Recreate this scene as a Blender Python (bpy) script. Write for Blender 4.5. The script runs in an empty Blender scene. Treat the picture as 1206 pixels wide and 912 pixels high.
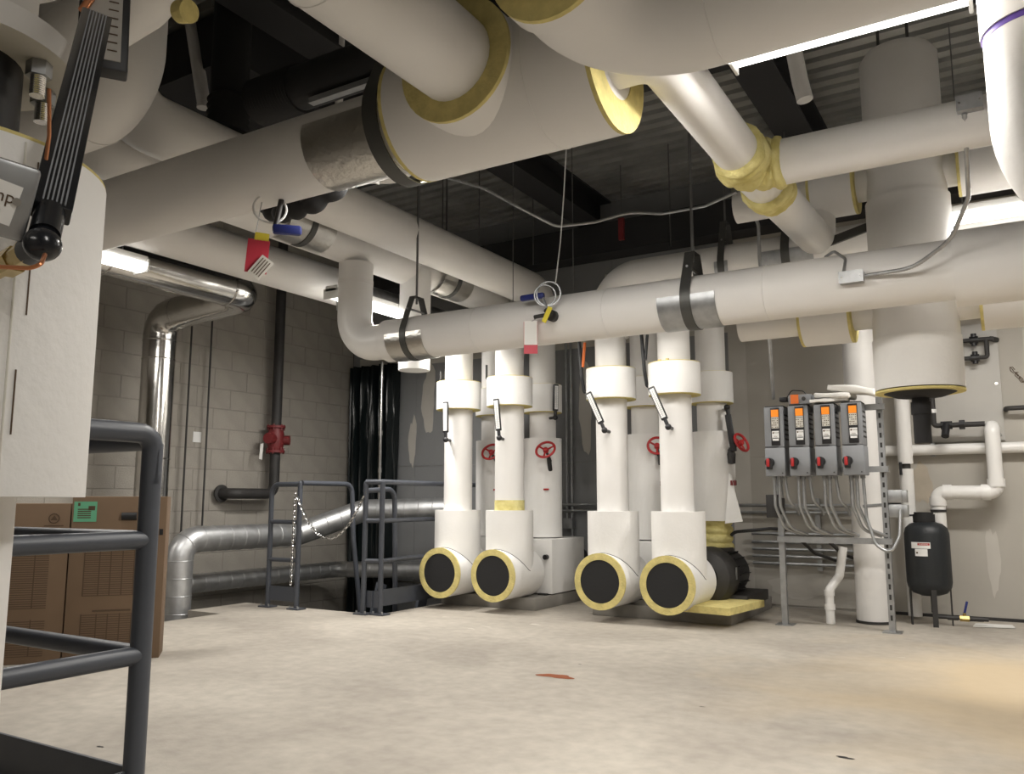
import bpy, bmesh, math, random
from mathutils import Vector, Matrix
random.seed(7)
S = bpy.context.scene
COL = S.collection
R = math.radians
# ---------------------------------------------------------------- camera, world, exposure
CAMZ, YAW, FPX = 0.90, R(31.2), 975.0
PITCH = math.atan(134.0 / FPX)
cam = bpy.data.cameras.new('camera'); camo = bpy.data.objects.new('camera', cam); COL.objects.link(camo)
cam.sensor_fit = 'HORIZONTAL'; cam.sensor_width = 36.0; cam.lens = FPX / 1206.0 * 36.0
cam.clip_start = 0.02; cam.clip_end = 60
camo.location = (0, 0, CAMZ); camo.rotation_euler = (R(90) + PITCH, 0, YAW)
S.camera = camo
w = bpy.data.worlds.new('world'); S.world = w; w.use_nodes = True
w.node_tree.nodes['Background'].inputs[0].default_value = (0.55, 0.53, 0.5, 1)
w.node_tree.nodes['Background'].inputs[1].default_value = 0.02
S.view_settings.view_transform = 'Standard'; S.view_settings.look = 'None'
S.view_settings.gamma = 1; S.view_settings.use_curve_mapping = False
S.view_settings.exposure = 0.12
LAMP_W = 34.0            # watts of one four-foot strip light
WARM = (1.0, 0.96, 0.90)

# ---------------------------------------------------------------- pixel -> point helpers (measured positions)
FW = Vector((-math.sin(YAW) * math.cos(PITCH), math.cos(YAW) * math.cos(PITCH), math.sin(PITCH)))
RT = Vector((math.cos(YAW), math.sin(YAW), 0)); UP = RT.cross(FW); CC = Vector((0, 0, CAMZ))
def ray(x, y): return FW + RT * ((x - 603) / FPX) - UP * ((y - 456) / FPX)
def at(x, y, Y): d = ray(x, y); return CC + d * (Y / d.y)
def atx(x, y, X): d = ray(x, y); return CC + d * (X / d.x)
def atz(x, y, Z): d = ray(x, y); return CC + d * ((Z - CAMZ) / d.z)
def atd(x, y, d): return CC + ray(x, y) * d
def V(*a): return Vector(a)

# ---------------------------------------------------------------- materials
M = {}
def mat(name, col, rough=0.6, metal=0.0, var=0.0, vscale=8.0, bump=0.0, bscale=60.0, col2=None, spec=None, aniso=None):
    m = bpy.data.materials.new(name); m.use_nodes = True; nt = m.node_tree; b = nt.nodes['Principled BSDF']
    b.inputs['Base Color'].default_value = (*col, 1); b.inputs['Roughness'].default_value = rough; b.inputs['Metallic'].default_value = metal
    if spec is not None: b.inputs['Specular IOR Level'].default_value = spec
    if var or bump:
        tc = nt.nodes.new('ShaderNodeTexCoord')
        if var:
            n = nt.nodes.new('ShaderNodeTexNoise'); n.inputs['Scale'].default_value = vscale; n.inputs['Detail'].default_value = 6
            nt.links.new(tc.outputs['Object'], n.inputs['Vector'])
            r = nt.nodes.new('ShaderNodeValToRGB'); r.color_ramp.elements[0].position = .3; r.color_ramp.elements[1].position = .7
            c2 = col2 or tuple(c * (1 - var) for c in col)
            r.color_ramp.elements[0].color = (*c2, 1); r.color_ramp.elements[1].color = (*col, 1)
            nt.links.new(n.outputs['Fac'], r.inputs['Fac']); nt.links.new(r.outputs['Color'], b.inputs['Base Color'])
        if bump:
            n2 = nt.nodes.new('ShaderNodeTexNoise'); n2.inputs['Scale'].default_value = bscale; n2.inputs['Detail'].default_value = 4
            nt.links.new(tc.outputs['Object'], n2.inputs['Vector'])
            bp = nt.nodes.new('ShaderNodeBump'); bp.inputs['Strength'].default_value = bump; bp.inputs['Distance'].default_value = .01
            nt.links.new(n2.outputs['Fac'], bp.inputs['Height']); nt.links.new(bp.outputs['Normal'], b.inputs['Normal'])
    M[name] = m; return m
def emis(name, col, s):
    m = bpy.data.materials.new(name); m.use_nodes = True; b = m.node_tree.nodes['Principled BSDF']
    b.inputs['Base Color'].default_value = (.8, .8, .8, 1); b.inputs['Emission Color'].default_value = (*col, 1); b.inputs['Emission Strength'].default_value = s
    M[name] = m
mat('jacket', (.80, .785, .765), .5, var=.05, vscale=3, bump=.12, bscale=22)
mat('canvas', (.84, .83, .81), .75, var=.04, vscale=5, bump=.2, bscale=45)
mat('pvc', (.82, .81, .79), .3, var=.03, vscale=4)
mat('wool', (.76, .69, .32), .95, var=.45, vscale=14, bump=.9, bscale=40, col2=(.55, .47, .16))
mat('wool_edge', (.74, .63, .25), .9, var=.25, vscale=20, bump=.5, bscale=70)
mat('rubber', (.012, .012, .013), .75, bump=.1)
mat('black', (.012, .012, .014), .45)
mat('black_gloss', (.01, .011, .014), .22)
mat('iron', (.035, .033, .032), .6, var=.3)
mat('railpaint', (.065, .072, .088), .42, var=.12, vscale=10)
mat('galv', (.45, .46, .47), .42, .9, var=.25, vscale=18)
mat('spiral', (.62, .63, .64), .42, .85, var=.25, vscale=9)
mat('flue', (.66, .65, .63), .17, 1.0, var=.2, vscale=4, bump=.15, bscale=8)
mat('foil', (.62, .60, .56), .3, 1.0, var=.15, bump=.4, bscale=40)
mat('strap', (.10, .10, .095), .5, .7)
mat('rod', (.25, .25, .25), .45, .9)
mat('deck', (.6, .6, .58), .38, .6, var=.35, vscale=2.5)
mat('steelbeam', (.022, .022, .024), .7)
mat('block', (.37, .345, .305), .85, var=.14, vscale=5, bump=.35, bscale=90)
mat('mortar', (.30, .28, .25), .95)
mat('drywall', (.46, .435, .39), .8, var=.10, vscale=1.6)
mat('joint', (.55, .525, .48), .85, var=.08, vscale=5)
mat('drygrey', (.27, .275, .28), .8, var=.12, vscale=1.8)  # drywall darkened and cooled, shade painted into the left boards
mat('tan', (.49, .43, .345), .85, var=.15)
mat('panelgrey', (.50, .485, .455), .6, var=.05)
mat('concrete', (.30, .285, .26), .9, var=.2, vscale=6)
mat('cardboard', (.185, .122, .075), .85, var=.08, vscale=7)
mat('ink', (.10, .065, .04), .9)
mat('green', (.14, .45, .27), .6)
mat('white', (.8, .8, .79), .6)
mat('paper', (.78, .77, .74), .8)
mat('redtag', (.50, .03, .055), .5)
mat('red', (.42, .02, .022), .4)
mat('valvered', (.20, .022, .025), .5, var=.3)
mat('orange', (.75, .17, .03), .5)
mat('yellow', (.75, .62, .05), .5)
mat('blue', (.015, .025, .16), .4)
mat('brass', (.50, .37, .14), .35, .9)
mat('copper', (.60, .25, .12), .3, .9)
mat('drive', (.23, .24, .255), .45)
emis('screen', (1.0, .27, .015), .75); M['screen'].node_tree.nodes['Principled BSDF'].inputs['Base Color'].default_value = (.25, .08, .01, 1)
mat('keypad', (.62, .60, .54), .6)
mat('chrome', (.75, .75, .75), .18, 1.0)
mat('plasticsheet', (.008, .012, .013), .28, bump=.5, bscale=9)
mat('tankblack', (.014, .017, .02), .5, bump=.15)
mat('flangepaint', (.55, .53, .50), .55)
mat('housing', (.7, .7, .68), .5)
mat('purple', (.10, .04, .35), .6)
mat('stain', (.30, .085, .03), .9, var=.3, vscale=25)
mat('dust', (.55, .52, .46), .95)
emis('diffuser', WARM, 4.0)

# floor: trowelled concrete with worn, dusty areas and an ochre-toned zone
def floor_mat():
    m = bpy.data.materials.new('floor'); m.use_nodes = True; nt = m.node_tree; b = nt.nodes['Principled BSDF']; L = nt.links.new
    tc = nt.nodes.new('ShaderNodeTexCoord')
    def noise(sc, det=6, dist=0.0):
        n = nt.nodes.new('ShaderNodeTexNoise'); n.inputs['Scale'].default_value = sc; n.inputs['Detail'].default_value = det; n.inputs['Distortion'].default_value = dist
        L(tc.outputs['Object'], n.inputs['Vector']); return n
    def ramp(src, p0, p1, c0, c1):
        r = nt.nodes.new('ShaderNodeValToRGB'); r.color_ramp.elements[0].position = p0; r.color_ramp.elements[1].position = p1
        r.color_ramp.elements[0].color = (*c0, 1); r.color_ramp.elements[1].color = (*c1, 1); L(src, r.inputs['Fac']); return r
    n1 = ramp(noise(1.3, 8, .4).outputs['Fac'], .35, .68, (.36, .325, .28), (.485, .445, .385))
    n2 = ramp(noise(14, 8).outputs['Fac'], .3, .7, (.86, .86, .86), (1.05, 1.05, 1.05))
    mx = nt.nodes.new('ShaderNodeMix'); mx.data_type = 'RGBA'; mx.blend_type = 'MULTIPLY'; mx.inputs[0].default_value = 1
    L(n1.outputs[0], mx.inputs[6]); L(n2.outputs[0], mx.inputs[7])
    # ochre tone, strongest towards the tank side of the room
    sp = nt.nodes.new('ShaderNodeSeparateXYZ'); L(tc.outputs['Object'], sp.inputs[0])
    md = nt.nodes.new('ShaderNodeVectorMath'); md.operation = 'DISTANCE'; md.inputs[1].default_value = (0.35, 4.75, 0); L(tc.outputs['Object'], md.inputs[0])
    nn = noise(1.1, 5, .6)
    ad = nt.nodes.new('ShaderNodeMath'); ad.operation = 'MULTIPLY_ADD'; ad.inputs[1].default_value = 2.2; L(nn.outputs['Fac'], ad.inputs[0]); L(md.outputs['Value'], ad.inputs[2])
    f = ramp(ad.outputs[0], .0, 1.0, (1, 1, 1), (0, 0, 0))
    mr = nt.nodes.new('ShaderNodeMapRange'); mr.inputs[1].default_value = 1.5; mr.inputs[2].default_value = 2.9; mr.inputs[3].default_value = .85; mr.inputs[4].default_value = 0; L(ad.outputs[0], mr.inputs[0])
    m2 = nt.nodes.new('ShaderNodeMix'); m2.data_type = 'RGBA'; m2.inputs[7].default_value = (.57, .45, .29, 1)
    L(mr.outputs[0], m2.inputs[0]); L(mx.outputs[2], m2.inputs[6])
    L(m2.outputs[2], b.inputs['Base Color']); b.inputs['Roughness'].default_value = .72
    bp = nt.nodes.new('ShaderNodeBump'); bp.inputs['Strength'].default_value = .15; bp.inputs['Distance'].default_value = .01
    L(noise(45, 6).outputs['Fac'], bp.inputs['Height']); L(bp.outputs['Normal'], b.inputs['Normal'])
    M['floor'] = m
floor_mat()

# ---------------------------------------------------------------- mesh helpers
class MB:
    def __init__(s): s.bm = bmesh.new()
    def box(s, c, d, rot=None, bev=0):
        r = bmesh.ops.create_cube(s.bm, size=1.0); vs = r['verts']
        mtx = Matrix.Translation(Vector(c)) @ (rot.to_4x4() if rot else Matrix()) @ Matrix.Diagonal((*d, 1))
        bmesh.ops.transform(s.bm, matrix=mtx, verts=vs)
        if bev:
            es = list({e for v in vs for e in v.link_edges})
            bmesh.ops.bevel(s.bm, geom=es, offset=bev, segments=2, affect='EDGES', profile=.5)
        return s
    def sweep(s, pts, rad, seg=24, caps=True, flat=None):
        """rad: number or list; pts: list of Vectors"""
        n = len(pts); rs = rad if isinstance(rad, (list, tuple)) else [rad] * n
        tang = []
        for i in range(n):
            a = pts[max(i - 1, 0)]; b = pts[min(i + 1, n - 1)]
            if i in (0, n - 1): t = (pts[1] - pts[0]) if i == 0 else (pts[-1] - pts[-2])
            else: t = (pts[i] - a).normalized() + (b - pts[i]).normalized()
            if t.length < 1e-9: t = tang[-1] if tang else Vector((0, 0, 1))
            tang.append(t.normalized())
        t0 = tang[0]; u = t0.cross(Vector((0, 0, 1)))
        if u.length < .1: u = t0.cross(Vector((0, 1, 0)))
        u.normalize(); rings = []
        for i in range(n):
            t = tang[i]; u = (u - t * u.dot(t)).normalized(); v = t.cross(u)
            rings.append([s.bm.verts.new(pts[i] + (u * math.cos(2 * math.pi * k / seg) + v * math.sin(2 * math.pi * k / seg)) * rs[i]) for k in range(seg)])
        for a, b in zip(rings, rings[1:]):
            for k in range(seg):
                s.bm.faces.new((a[k], a[(k + 1) % seg], b[(k + 1) % seg], b[k]))
        if caps:
            s.bm.faces.new(rings[0][::-1]); s.bm.faces.new(rings[-1])
        return s
    def cyl(s, a, b, r, seg=24, r2=None, caps=True):
        a, b = Vector(a), Vector(b); return s.sweep([a, b], [r, r if r2 is None else r2], seg, caps)
    def path(s, pts, r, bend=0.0, seg=20, n=8, caps=True):
        return s.sweep(bendpath(pts, bend, n), r, seg, caps)
    def lathe(s, c, axis, prof, seg=32):
        """prof: list of (distance along axis, radius)"""
        c, a = Vector(c), Vector(axis).normalized(); u = a.cross(Vector((0, 0, 1)))
        if u.length < .1: u = a.cross(Vector((0, 1, 0)))
        u.normalize(); v = a.cross(u); rings = []
        for h, r in prof:
            if r < 1e-6: rings.append([s.bm.verts.new(c + a * h)])
            else: rings.append([s.bm.verts.new(c + a * h + (u * math.cos(2 * math.pi * k / seg) + v * math.sin(2 * math.pi * k / seg)) * r) for k in range(seg)])
        for p, q in zip(rings, rings[1:]):
            for k in range(seg):
                k2 = (k + 1) % seg
                if len(p) == 1 and len(q) == 1: continue
                if len(p) == 1: s.bm.faces.new((p[0], q[k2], q[k]))
                elif len(q) == 1: s.bm.faces.new((p[k], p[k2], q[0]))
                else: s.bm.faces.new((p[k], p[k2], q[k2], q[k]))
        return s
    def ring(s, c, axis, r0, r1, t, seg=40):
        """flat washer of thickness t along axis"""
        return s.lathe(c, axis, [(0, r0), (0, r1), (t, r1), (t, r0), (0, r0)], seg)
    def torus(s, c, axis, R_, r, seg=32, n=8):
        prof = [(r * math.sin(2 * math.pi * k / n), R_ + r * math.cos(2 * math.pi * k / n)) for k in range(n + 1)]
        return s.lathe(c, axis, prof, seg)
    def quad(s, *p):
        s.bm.faces.new([s.bm.verts.new(Vector(q)) for q in p]); return s
    def wobble(s, amp, freq=9.0, seed=0):
        from mathutils import noise
        s.bm.normal_update()
        for v in list(s.bm.verts):
            v.co += v.normal * noise.noise(v.co * freq + Vector((seed, seed * 2.3, 0))) * amp
        return s
    def build(s, name, m, parent=None, origin=None, smooth=True, angle=38):
        bmesh.ops.remove_doubles(s.bm, verts=s.bm.verts, dist=1e-6)
        bmesh.ops.recalc_face_normals(s.bm, faces=s.bm.faces)
        base = parent_world(parent) if parent else (Vector(origin) if origin is not None else None)
        if base is None:
            xs = [v.co for v in s.bm.verts]
            lo = Vector((min(v.x for v in xs), min(v.y for v in xs), min(v.z for v in xs))); hi = Vector((max(v.x for v in xs), max(v.y for v in xs), max(v.z for v in xs)))
            base = Vector(((lo.x + hi.x) / 2, (lo.y + hi.y) / 2, lo.z))
        bmesh.ops.translate(s.bm, vec=-base, verts=s.bm.verts)
        me = bpy.data.meshes.new(name); s.bm.to_mesh(me); s.bm.free()
        me.materials.append(M[m])
        if smooth:
            for p in me.polygons: p.use_smooth = True
            me.set_sharp_from_angle(angle=R(angle))
        o = bpy.data.objects.new(name, me); COL.objects.link(o)
        if parent: o.parent = parent; WORLD[o.name] = base
        else: o.location = base; WORLD[o.name] = base
        return o
WORLD = {}
def parent_world(o): return WORLD[o.name]
def bendpath(pts, bend, n=8):
    pts = [Vector(p) for p in pts]; out = [pts[0]]
    for i in range(1, len(pts) - 1):
        p = pts[i]; a = (pts[i - 1] - p); b = (pts[i + 1] - p); la, lb = a.length, b.length; a.normalize(); b.normalize()
        ang = a.angle(b)
        if bend <= 0 or ang > 3.1: out.append(p); continue
        d = min(bend / math.tan(ang / 2), la * .49 if i > 1 else la * .98, lb * .49 if i < len(pts) - 2 else lb * .98)
        rr = d * math.tan(ang / 2); c = p + (a + b).normalized() * (rr / math.sin(ang / 2))
        s0 = p + a * d - c; s1 = p + b * d - c; th = s0.angle(s1)
        ax = s0.cross(s1).normalized()
        for k in range(n + 1): out.append(c + Matrix.Rotation(th * k / n, 3, ax) @ s0)
    out.append(pts[-1]); return out
def arc(pts, bend, n=8): return bendpath(pts, bend, n)
def thing(name, label, cat, loc, group=None):
    o = bpy.data.objects.new(name, None); COL.objects.link(o); o.location = Vector(loc); o.empty_display_size = .1
    WORLD[o.name] = Vector(loc); o['label'] = label; o['category'] = cat
    if group: o['group'] = group
    return o
def tag(o, label, cat, group=None):
    o['label'] = label; o['category'] = cat
    if group: o['group'] = group
    return o
def struct(o): o['kind'] = 'structure'; return o
def text_mesh(txt, size, mtx, name, m, parent, depth=0.0006):
    cu = bpy.data.curves.new('lettering', 'FONT'); cu.body = txt; cu.size = size; cu.align_x = 'CENTER'; cu.align_y = 'CENTER'; cu.extrude = depth / 2
    ob = bpy.data.objects.new('lettering', cu); COL.objects.link(ob); bpy.context.view_layer.update()
    me = bpy.data.meshes.new_from_object(ob); bpy.data.objects.remove(ob); bpy.data.curves.remove(cu)
    base = parent_world(parent)
    me.transform(Matrix.Translation(-base) @ mtx); me.materials.clear(); me.materials.append(M[m])
    o = bpy.data.objects.new(name, me); COL.objects.link(o); o.parent = parent; WORLD[o.name] = base
    return o
def frame(c, xdir, ydir):
    x = Vector(xdir).normalized(); y = Vector(ydir).normalized(); z = x.cross(y).normalized(); y = z.cross(x)
    m = Matrix((x, y, z)).transposed().to_4x4(); m.translation = Vector(c); return m

def wraps(name, t, pts, r, bend, n, amp=.012, seed=0):
    dn = bendpath(pts, bend, 24); fine = []
    for a_, c_ in zip(dn, dn[1:]):
        for k in range(max(1, int((c_ - a_).length / .006))): fine.append(a_.lerp(c_, k / max(1, int((c_ - a_).length / .006))))
    fine.append(dn[-1]); N = len(fine)
    b = MB(); b.sweep(fine, [r + amp * abs(math.sin(math.pi * n * k / N)) for k in range(N)], 32); b.wobble(.02, 8, seed); b.wobble(.008, 30, seed + 2)
    return b.build(name, 'wool', t, angle=60)

# ---------------------------------------------------------------- structure
XL, XR, YB, YF, ZC = -6.7, 3.2, 7.4, -3.0, 3.9
b = MB()
T = .25
def slab(x0, x1, y0, y1): b.box(((x0 + x1) / 2, (y0 + y1) / 2, -T / 2), (x1 - x0, y1 - y0, T))
slab(-5.55, XR, YF, 5.25); slab(XL, -5.55, YF, 4.0); slab(-5.95, -5.55, 4.64, 5.25); slab(-4.43, XR, 5.25, YB)
floor = struct(b.build('floor', 'floor', origin=(0, 0, 0), smooth=False))
b = MB(); b.box((-5.3, 5.6, -2.45), (3.2, 4.4, .1)); struct(b.build('pit_floor', 'concrete', smooth=False))
b = MB(); b.box((-4.34, 6.35, -1.33), (.16, 2.1, 2.15)); struct(b.build('pit_wall', 'concrete', smooth=False))
# stains on the slab
def blob(name, m, c, rx, ry, n=22, seed=0, z=.0015):
    rnd = random.Random(seed); b = MB(); vs = []
    ph = [rnd.uniform(0, 6.28) for _ in range(4)]
    for k in range(n):
        a = 2 * math.pi * k / n; r = 1 + .22 * math.sin(2 * a + ph[0]) + .15 * math.sin(3 * a + ph[1]) + .12 * math.sin(5 * a + ph[2])
        vs.append(b.bm.verts.new(Vector((c[0] + rx * r * math.cos(a), c[1] + ry * r * math.sin(a), z))))
    b.bm.faces.new(vs); return b.build(name, m, floor, smooth=False)
p = atz(655, 797, 0); blob('stain', 'stain', p, .085, .05, seed=3)
for i, (x, y, s) in enumerate([(630, 736, .05), (555, 741, .03), (575, 739, .03), (700, 722, .06), (1062, 775, .02), (525, 727, .03)]):
    blob('dust_patch', 'dust', atz(x, y, 0), s, s * .5, seed=10 + i)
for i, (x, y, s) in enumerate([(995, 893, .03), (118, 880, .016), (827, 833, .012), (683, 783, .012)]):
    blob('debris_mark', 'iron', atz(x, y, 0), s, s * .35, seed=30 + i)
# ceiling: ribbed steel deck, ribs along X
b = MB(); prof = []; y = YF; pitch = .152
while y < YB + .1:
    prof += [(y, ZC), (y + .085, ZC), (y + .093, ZC + .075), (y + .144, ZC + .075)]; y += pitch
prof.append((y, ZC))
for (y0, z0), (y1, z1) in zip(prof, prof[1:]):
    b.quad((XL, y0, z0), (XR, y0, z0), (XR, y1, z1), (XL, y1, z1))
struct(b.build('ceiling', 'deck', origin=(0, 0, ZC), smooth=False))
# left wall: concrete blocks
b = MB(); b.box((XL - .1, (YF + YB) / 2, .65), (.186, YB - YF, 6.5))
wl = struct(b.build('wall_left', 'mortar', origin=(XL, 0, 0), smooth=False))
def blockmesh(L):
    bb = MB(); bb.box((0, 0, 0), (.05, L - .010, .190), bev=.003)
    me = bpy.data.meshes.new('block'); bb.bm.to_mesh(me); bb.bm.free(); me.materials.append(M['block']); return me
bmF, bmH = blockmesh(.4), blockmesh(.2)
def place_block(me, y, z):
    o = bpy.data.objects.new('block', me); COL.objects.link(o); o.parent = wl
    o.location = Vector((-.0275 + random.uniform(-.001, .001), y, z))
cnt = 0
rest = MB()
for k in range(-7, 20):
    z = .1 + k * .2; y = YB - .2 - (.2 if k % 2 else 0)
    if k % 2 and -5 <= k: place_block(bmH, YB - .1, z)
    while y > YF:
        if y > 3.15 and k >= -5: place_block(bmF, y, z); cnt += 1
        else: rest.box((XL - .018, y, z), (.05, .39, .19))
        y -= .4
ro = rest.build('block_stretch', 'block', wl, smooth=False); ro['kind'] = 'stuff'
# back wall: drywall boards with taped joints
b = MB(); b.box(((XL + XR) / 2, YB + .11, .65), (XR - XL, .18, 6.5))
wb = struct(b.build('wall_back', 'joint', origin=(0, YB, 0), smooth=False))
xs = [XL, -5.75, -4.53, -3.31, -2.09, -1.0, .2, 1.4, XR]
for x0, x1 in zip(xs, xs[1:]):
    bmat = 'drygrey' if x1 < -2.0 else 'drywall'  # left boards carry the shade in their colour
    for z0, z1 in ((-1.0, .0), (.02, 1.28), (1.283, 2.5), (2.503, ZC)):
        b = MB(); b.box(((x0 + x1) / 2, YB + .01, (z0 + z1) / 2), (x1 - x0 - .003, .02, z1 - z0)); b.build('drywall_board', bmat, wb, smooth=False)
for x in xs[2:-1]:
    b = MB(); b.box((x, YB - .0005, 1.6), (.16, .003, 3.1)); b.build('joint_band', 'joint', wb, smooth=False)
for z in (2.5,):
    b = MB(); b.box((-2.2, YB - .0007, z), (8.8, .0032, .14)); b.build('joint_band', 'joint', wb, smooth=False)
def wallpatch(x, z, rx, rz, m, seed):
    rnd = random.Random(seed); b = MB(); vs = []; ph = [rnd.uniform(0, 6.28) for _ in range(3)]
    for k in range(24):
        a = 2 * math.pi * k / 24; r = 1 + .15 * math.sin(2 * a + ph[0]) + .12 * math.sin(3 * a + ph[1]) + .08 * math.sin(7 * a + ph[2])
        vs.append(b.bm.verts.new(V(x + rx * r * math.cos(a), YB - .0032, z + rz * r * math.sin(a))))
    b.bm.faces.new(vs); b.build('plaster_patch', m, wb, smooth=False)
for i, (x, y, rx, rz, m_) in enumerate([(505, 470, .10, .35, 'joint'), (486, 520, .05, .3, 'joint'), (945, 690, .28, .10, 'joint'), (1085, 570, .07, .18, 'tan'), (1170, 660, .04, .28, 'joint'), (1050, 420, .12, .08, 'joint'), (690, 480, .08, .4, 'joint')]):
    q = at(x, y, YB); wallpatch(q.x, q.z, rx, rz, m_, i)
for i, (x, y) in enumerate([(1192, 436), (1198, 442), (1203, 447)]):
    q = at(x, y, YB - .002); b = MB(); b.sweep([q + V(.018 * math.cos(k * 1.3 + i) * (1 - k * .05), 0, .026 * math.sin(k * 1.1 + i)) for k in range(9)], .003, 5); b.build('scribble', 'ink', wb)
b = MB(); b.box((1.0, YB - .003, .012), (4.2, .006, .024)); struct(b.build('trim_1', 'iron', smooth=False))
b = MB(); b.box((XR + .1, (YF + YB) / 2, 1.9), (.2, YB - YF + .4, 4.2)); struct(b.build('wall_right', 'drywall', smooth=False))
b = MB(); b.box(((XL + XR) / 2, YF - .1, 1.9), (XR - XL + .4, .2, 4.2)); struct(b.build('wall_front', 'drywall', smooth=False))

# ---------------------------------------------------------------- lamps
def strip_light(c, along, label, length=1.22, power=LAMP_W, group=None, rodtop=None):
    a = Vector(along).normalized(); c = Vector(c); s = Vector((0, 0, 1)).cross(a)
    t = thing('strip_light', label, 'light', c, group)
    rot = Matrix((a, s, Vector((0, 0, 1)))).transposed()
    b = MB(); b.box(c + V(0, 0, .035), (length, .12, .05), rot, .006); b.build('housing', 'housing', t)
    b = MB(); n = 10; secs = []
    for e in (-1, 1):
        secs.append([b.bm.verts.new(c + a * (e * (length / 2 - .012)) + s * (.075 * math.cos(math.pi * k / n)) + V(0, 0, .012 - .055 * math.sin(math.pi * k / n) ** .7)) for k in range(n + 1)])
    for k in range(n): b.bm.faces.new((secs[0][k], secs[0][k + 1], secs[1][k + 1], secs[1][k]))
    b.bm.faces.new(secs[0]); b.bm.faces.new(secs[1][::-1]); b.bm.faces.new((secs[0][0], secs[1][0], secs[1][-1], secs[0][-1]))
    b.build('diffuser', 'diffuser', t)
    for e in (-1, 1):
        b = MB(); b.box(c + a * (e * (length / 2 - .006)) + V(0, 0, -.004), (.012, .156, .085), rot, .004); b.build('end_cap', 'housing', t)
        b = MB(); b.cyl(c + a * (e * length * .38) + V(0, 0, .06), V(c.x + a.x * e * length * .38, c.y + a.y * e * length * .38, rodtop or ZC), .004, 6); b.build('hanger_rod', 'rod', t)
    ld = bpy.data.lights.new('tube_glow', 'AREA'); ld.shape = 'RECTANGLE'; ld.size = length - .05; ld.size_y = .13; ld.energy = power; ld.color = WARM
    lo = bpy.data.objects.new('tube_glow', ld); COL.objects.link(lo); lo.parent = t
    lo.matrix_local = Matrix.Translation(V(0, 0, -.052)) @ rot.to_4x4()
    return t
strip_light((-4.80, 2.64, 2.42), (0, 1, 0), 'strip light low on the left beside the large white valve cylinder', rodtop=2.53, power=LAMP_W * 1.3)
strip_light((-4.45, 5.24, 2.50), (0, 1, 0), 'strip light behind the white pipe elbow above the corner ladder', power=LAMP_W * 1.4)
strip_light((-.37, 2.62, 2.398), (1, 0, 0), 'strip light seen as a thin bright line below the large overhead pipe', length=.72)
strip_light((.3, 5.62, 2.63), (1, 0, 0), 'strip light glowing behind the tall white tank at the right', power=LAMP_W * 1.4)
strip_light((-3.7, 5.36, 2.20), (1, 0, 0), 'strip light hidden behind the long header, lighting the left pump risers', power=LAMP_W * .35)  # unseen lamp, added to brighten the left pump pair
strip_light((-2.25, 5.36, 2.20), (1, 0, 0), 'strip light hidden behind the long header, lighting the right pump risers', power=LAMP_W * .3)  # another unseen lamp, added to lift the right pump pair
# unseen lamps added for fill: one behind the tee, the rest out of frame
strip_light((-1.9, 2.83, 2.44), (1, 0, 0), 'strip light hidden above the large overhead tee, in line with the bright strip')
for k, (c, al) in enumerate([((.9, .3, 2.3), (1, 0, 0)), ((1.9, 4.2, 2.3), (0, 1, 0)), ((-.6, -1.6, 2.3), (1, 0, 0))]):
    strip_light(c, al, ['strip light out of frame above the viewer on the right', 'strip light out of frame beside the right wall', 'strip light out of frame behind the viewer'][k], group='strip lights out of view', power=LAMP_W * .5)

# ---------------------------------------------------------------- steel and ceiling services
def ibeam(x, label, y0=0.0, y1=YB, z=3.62, h=.28, wd=.2):
    b = MB(); ym, L = (y0 + y1) / 2, y1 - y0
    b.box((x, ym, z), (wd, L, .016)); b.box((x, ym, z + h - .008), (wd, L, .016)); b.box((x, ym, z + h / 2), (.012, L, h - .03))
    return tag(b.build('steel_beam', 'steelbeam', smooth=False), label, 'beam')
ibeam(atz(650, 235, 3.62).x, 'dark steel beam under the deck above the long white header', wd=.26)
ibeam(atz(912, 120, 3.62).x, 'dark steel beam under the deck beside the tall vertical tank', wd=.26)
ibeam(-5.9, 'dark steel beam under the deck above the flue pipe')
b = MB(); b.box((-1.7, 5.2, 3.83), (9.8, .09, .09)); tag(b.build('ceiling_channel', 'steelbeam', smooth=False), 'dark channel crossing under the deck above the tank', 'beam')
b = MB(); b.box((-1.75, 7.2, 3.42), (9.7, .25, .3)); tag(b.build('dark_duct', 'steelbeam', smooth=False), 'dark rectangular duct along the top of the back wall', 'duct')
def conduit(name, pts, r, m, label, cat='conduit', bend=.08, seg=8, group=None):
    b = MB(); b.path(pts, r, bend, seg, 5); return tag(b.build(name, m), label, cat, group)
conduit('cable_bundle', [at(522, 208, 4.2), at(570, 222, 4.3), at(612, 245, 4.4), at(655, 267, 4.6), at(700, 262, 4.8), at(742, 250, 5.0), at(780, 252, 5.0), at(830, 243, 4.8), at(868, 226, 4.7)], .009, 'galv', 'grey cable bundle sagging across below the dark deck', 'cable', .15)
conduit('pull_cord', [at(667, 172, 4.4), at(664, 230, 4.45), at(660, 285, 4.5), at(654, 335, 4.5)], .004, 'white', 'thin white cord hanging above the blue valve handle', 'cord', .1, 6)
conduit('conduit_run', [at(590, 314, 7.37), at(790, 274, 7.37), at(815, 281, 7.37), at(822, 330, 7.37)], .013, 'galv', 'thin conduit running high along the back wall above the header', 'conduit', .1)
conduit('drop_conduit', [at(870, 190, 5.5), at(871, 232, 5.5), at(893, 262, 5.55), at(895, 310, 5.6), at(906, 395, 5.75), at(911, 470, 6.2)], .012, 'galv', 'bent steel conduit dropping to the leftmost grey drive', 'conduit', .12)
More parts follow.
